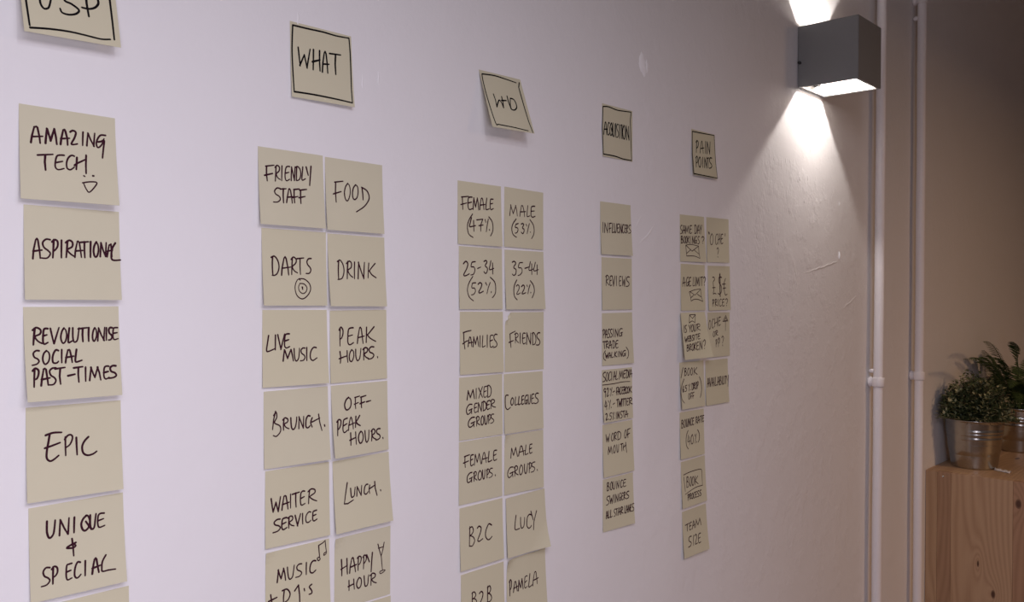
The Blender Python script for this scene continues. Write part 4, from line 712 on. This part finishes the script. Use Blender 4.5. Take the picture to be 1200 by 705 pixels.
def ink_mesh(name, enc, width, P, mat, parent, rr):
    vs, fs = [], []; lay = 0
    for stroke in enc.split(';'):
        sm = stroke[0] == '~'
        pts = [tuple(int(v)*S/1000.0 for v in q.split(',')) for q in stroke.lstrip('~').split()]
        wst = width*rr.uniform(0.88, 1.12)
        runs = [smooth_pts(pts)] if sm else split_sharp(pts)
        for run in runs:
            # resample
            q = [run[0]]
            for a, b in zip(run, run[1:]):
                d = math.hypot(b[0]-a[0], b[1]-a[1]); n = max(1, int(d/0.0018))
                for k in range(1, n+1): q.append((a[0]+(b[0]-a[0])*k/n, a[1]+(b[1]-a[1])*k/n))
            q2 = [q[0]]
            for c in q[1:]:
                if math.hypot(c[0]-q2[-1][0], c[1]-q2[-1][1]) > 0.0004: q2.append(c)
            if len(q2) < 2: q2.append((q2[0][0]+0.0003, q2[0][1]+0.0003))
            lay += 1; off = 0.00022 + 0.000002*(lay % 12)
            n = len(q2); rows = []
            for i, c in enumerate(q2):
                a = q2[max(0, i-1)]; b = q2[min(n-1, i+1)]
                dx, dy = b[0]-a[0], b[1]-a[1]; l = math.hypot(dx, dy) or 1e-6
                nx, ny = -dy/l, dx/l
                w = wst*0.5*(1.0 - 0.22*(i/(n-1))**2)
                rows.append(((c[0]+nx*w, c[1]+ny*w), (c[0]-nx*w, c[1]-ny*w)))
            b0 = len(vs)
            for A, B in rows:
                vs.append(P(A, off)); vs.append(P(B, off))
            for i in range(n-1):
                k = b0+2*i; fs.append((k, k+1, k+3, k+2))
            for end in (0, n-1):      # round caps
                c = q2[end]; w = wst*0.5*(0.78 if end else 1.0); b1 = len(vs)
                vs.append(P(c, off + 0.000001))
                for k in range(8): vs.append(P((c[0]+w*math.cos(k*math.pi/4), c[1]+w*math.sin(k*math.pi/4)), off + 0.000001))
                for k in range(8): fs.append((b1, b1+1+k, b1+1+(k+1) % 8))
    return obj_py(name, vs, fs, mat, parent)

NOTE = 'pale yellow square sticky note handwritten '
INFO = {  # key: (label, group)
 'USP': ('header sticky note reading USP, cut by the top edge, bottom lifting off', 0),
 'AMAZ': (NOTE + 'AMAZING TECH with a small smiling face', 1),
 'ASPI': (NOTE + 'ASPIRATIONAL, below the AMAZING TECH note', 1),
 'REVO': (NOTE + 'REVOLUTIONISE SOCIAL PAST-TIMES on three lines', 1),
 'EPIC': (NOTE + 'EPIC, in the leftmost column', 1),
 'UNIQ': (NOTE + 'UNIQUE + SPECIAL, in the leftmost column', 1),
 'COL1X': ('pale yellow sticky note cut off by the frame, below the UNIQUE + SPECIAL note', 1),
 'WHAT': ('header sticky note reading WHAT inside a black drawn border', 0),
 'FRND': (NOTE + 'FRIENDLY STAFF, directly left of the FOOD note', 2),
 'FOOD': (NOTE + 'FOOD, with a long sweeping tail on the D', 2),
 'DART': (NOTE + 'DARTS above a drawn ringed target', 2),
 'DRIN': (NOTE + 'DRINK, right of the DARTS note', 2),
 'LIVE': (NOTE + 'LIVE MUSIC on two stepped lines', 2),
 'PEAK': (NOTE + 'PEAK HOURS, right of the LIVE MUSIC note', 2),
 'BRUN': (NOTE + 'BRUNCH with a full stop', 2),
 'OFFP': (NOTE + 'OFF-PEAK HOURS on three lines', 2),
 'WAIT': (NOTE + 'WAITER SERVICE on two lines', 2),
 'LUNC': (NOTE + 'LUNCH with a full stop, its lower right corner lifting', 2),
 'MUSI': (NOTE + 'MUSIC + DJ\'S with a drawn music note', 2),
 'HAPP': (NOTE + 'HAPPY HOUR beside a drawn cocktail glass', 2),
 'COL2X': ('pale yellow sticky note cut off by the frame, below the HAPPY HOUR note', 2),
 'WHO': ('header sticky note reading WHO, hanging away from the wall at a slant', 0),
 'FEMA': (NOTE + 'FEMALE (47%)', 3),
 'MALE': (NOTE + 'MALE (53%)', 3),
 'AG25': (NOTE + '25-34 (52%)', 3),
 'AG35': (NOTE + '35-44 (22%)', 3),
 'FAMI': (NOTE + 'FAMILIES, left of the FRIENDS note', 3),
 'FRIE': (NOTE + 'FRIENDS, its upper left corner folded', 3),
 'MIXE': (NOTE + 'MIXED GENDER GROUPS on three lines', 3),
 'COLL': (NOTE + 'COLLEGUES, on one line', 3),
 'FEMG': (NOTE + 'FEMALE GROUPS on two lines', 3),
 'MALG': (NOTE + 'MALE GROUPS on two lines', 3),
 'B2C': (NOTE + 'B2C, in the third column', 3),
 'LUCY': ('pale yellow sticky note with one four-letter word, right of the B2C note', 3),
 'B2B': (NOTE + 'B2B, cut by the bottom edge of the photo', 3),
 'PAME': (NOTE + 'with one six-letter word, right of the B2B note', 3),
 'ACQU': ('header sticky note reading ACQUISITION inside a drawn border', 0),
 'INFL': (NOTE + 'INFLUENCERS, topmost under the ACQUISITION header', 4),
 'REVI': (NOTE + 'REVIEWS, in the single fourth column', 4),
 'PASS': (NOTE + 'PASSING TRADE (WALKING) on three lines', 4),
 'SOCI': (NOTE + 'SOCIAL MEDIA, underlined, above three percentages', 4),
 'WORD': (NOTE + 'WORD OF MOUTH on two lines', 4),
 'BOUN': ('pale yellow sticky note with three slanting lines, lowest under the ACQUISITION header', 4),
 'PAIN': ('small looking header sticky note reading PAIN POINTS inside a drawn border', 0),
 'SAME': (NOTE + 'SAME DAY BOOKINGS? above a drawn envelope', 5),
 'OCHE': (NOTE + 'OCHE in quote marks above a question mark', 5),
 'AGEL': (NOTE + 'AGE LIMIT? above a drawn envelope', 5),
 'PRIC': (NOTE + 'with pound, dollar and euro signs above PRICE?', 5),
 'WEBS': (NOTE + 'IS YOUR WEBSITE BROKEN? under a tiny envelope', 5),
 'OCPP': (NOTE + 'OCHE OR PP? beside an upward arrow', 5),
 'BK65': (NOTE + '/BOOK (65% DROP OFF)', 5),
 'AVAI': (NOTE + 'AVAILABILITY, lowest on the right of the last column pair', 5),
 'BRAT': (NOTE + 'BOUNCE RATE (40%)', 5),
 'BKPR': (NOTE + 'BOOK in a drawn box above PROCESS', 5),
 'TEAM': (NOTE + 'TEAM SIZE, lowest note of the farthest column', 5),
}
GROUPS = ['boxed header notes above the columns', 'notes under the USP header', 'notes under the WHAT header', 'notes under the WHO header',
          'notes under the ACQUISITION header', 'notes under the PAIN POINTS header']
CORNER = {'FRIE': None, 'PAME': (0, 0, 0.004, 0.25), 'HAPP': (0, 0, 0.002, 0.22), 'MALG': (0, 0, 0.002, 0.2), 'MUSI': (0, 0, 0.0015, 0.2), 'LUCY': (1, 1, 0.004, 0.5), 'WEBS': (1, 1, 0.003, 0.6)}
BASE = {'LUCY': 0.0016, 'WEBS': 0.0030}
def make_note(key, data, idx):
    (u, v, r, hl, hr), enc = data
    base = BASE.get(key, 0.0002); corner = CORNER.get(key)
    rr = random.Random(100+idx)
    n = 14
    bm = bmesh.new(); grid = {}
    fold = 0.10 if key == 'FRIE' else 0
    for i in range(n+1):
        for j in range(n+1):
            s, t = i/n, j/n; yo = 0
            if fold and s*1.3 + t*0.85 < fold*1.25:      # dog-ear turned back over the face
                d = fold*1.25 - (s*1.3 + t*0.85); k = 2*d/(1.3**2 + 0.85**2)
                s2, t2 = s + 1.3*k, t + 0.85*k; yo = 0.0012; co = surf(s2, t2, hl, hr, base, corner, yo)
            else: co = surf(s, t, hl, hr, base, corner)
            grid[i, j] = bm.verts.new(co)
    for i in range(n):
        for j in range(n): bm.faces.new((grid[i, j], grid[i, j+1], grid[i+1, j+1], grid[i+1, j]))
    bmesh.ops.recalc_face_normals(bm, faces=bm.faces[:])
    o = obj('sticky_note', bm, M_PAPER, None, False)
    sd = o.modifiers.new('thickness', 'SOLIDIFY'); sd.thickness = 0.00018; sd.offset = 0
    o.location = (u, 0, v); o.rotation_euler = (0, -r, 0)
    lab, g = INFO[key]
    tag(o, lab, 'sticky note', GROUPS[g])
    P = lambda c, off: tuple(surf(c[0]/S, c[1]/S, hl, hr, base, corner, off))
    header = g == 0
    for part, nm, w in (('writing', 'handwriting', 0.0020 if header else 0.0017), ('border', 'drawn_border', 0.0018 if header else 0.0013), ('drawing', 'drawing', 0.00135)):
        if enc.get(part): ink_mesh(nm, enc[part], w, P, M_BLACK if header else M_INK, o, rr)
    return o
for idx, key in enumerate(INFO): make_note(key, NOTE_DATA[key], idx)
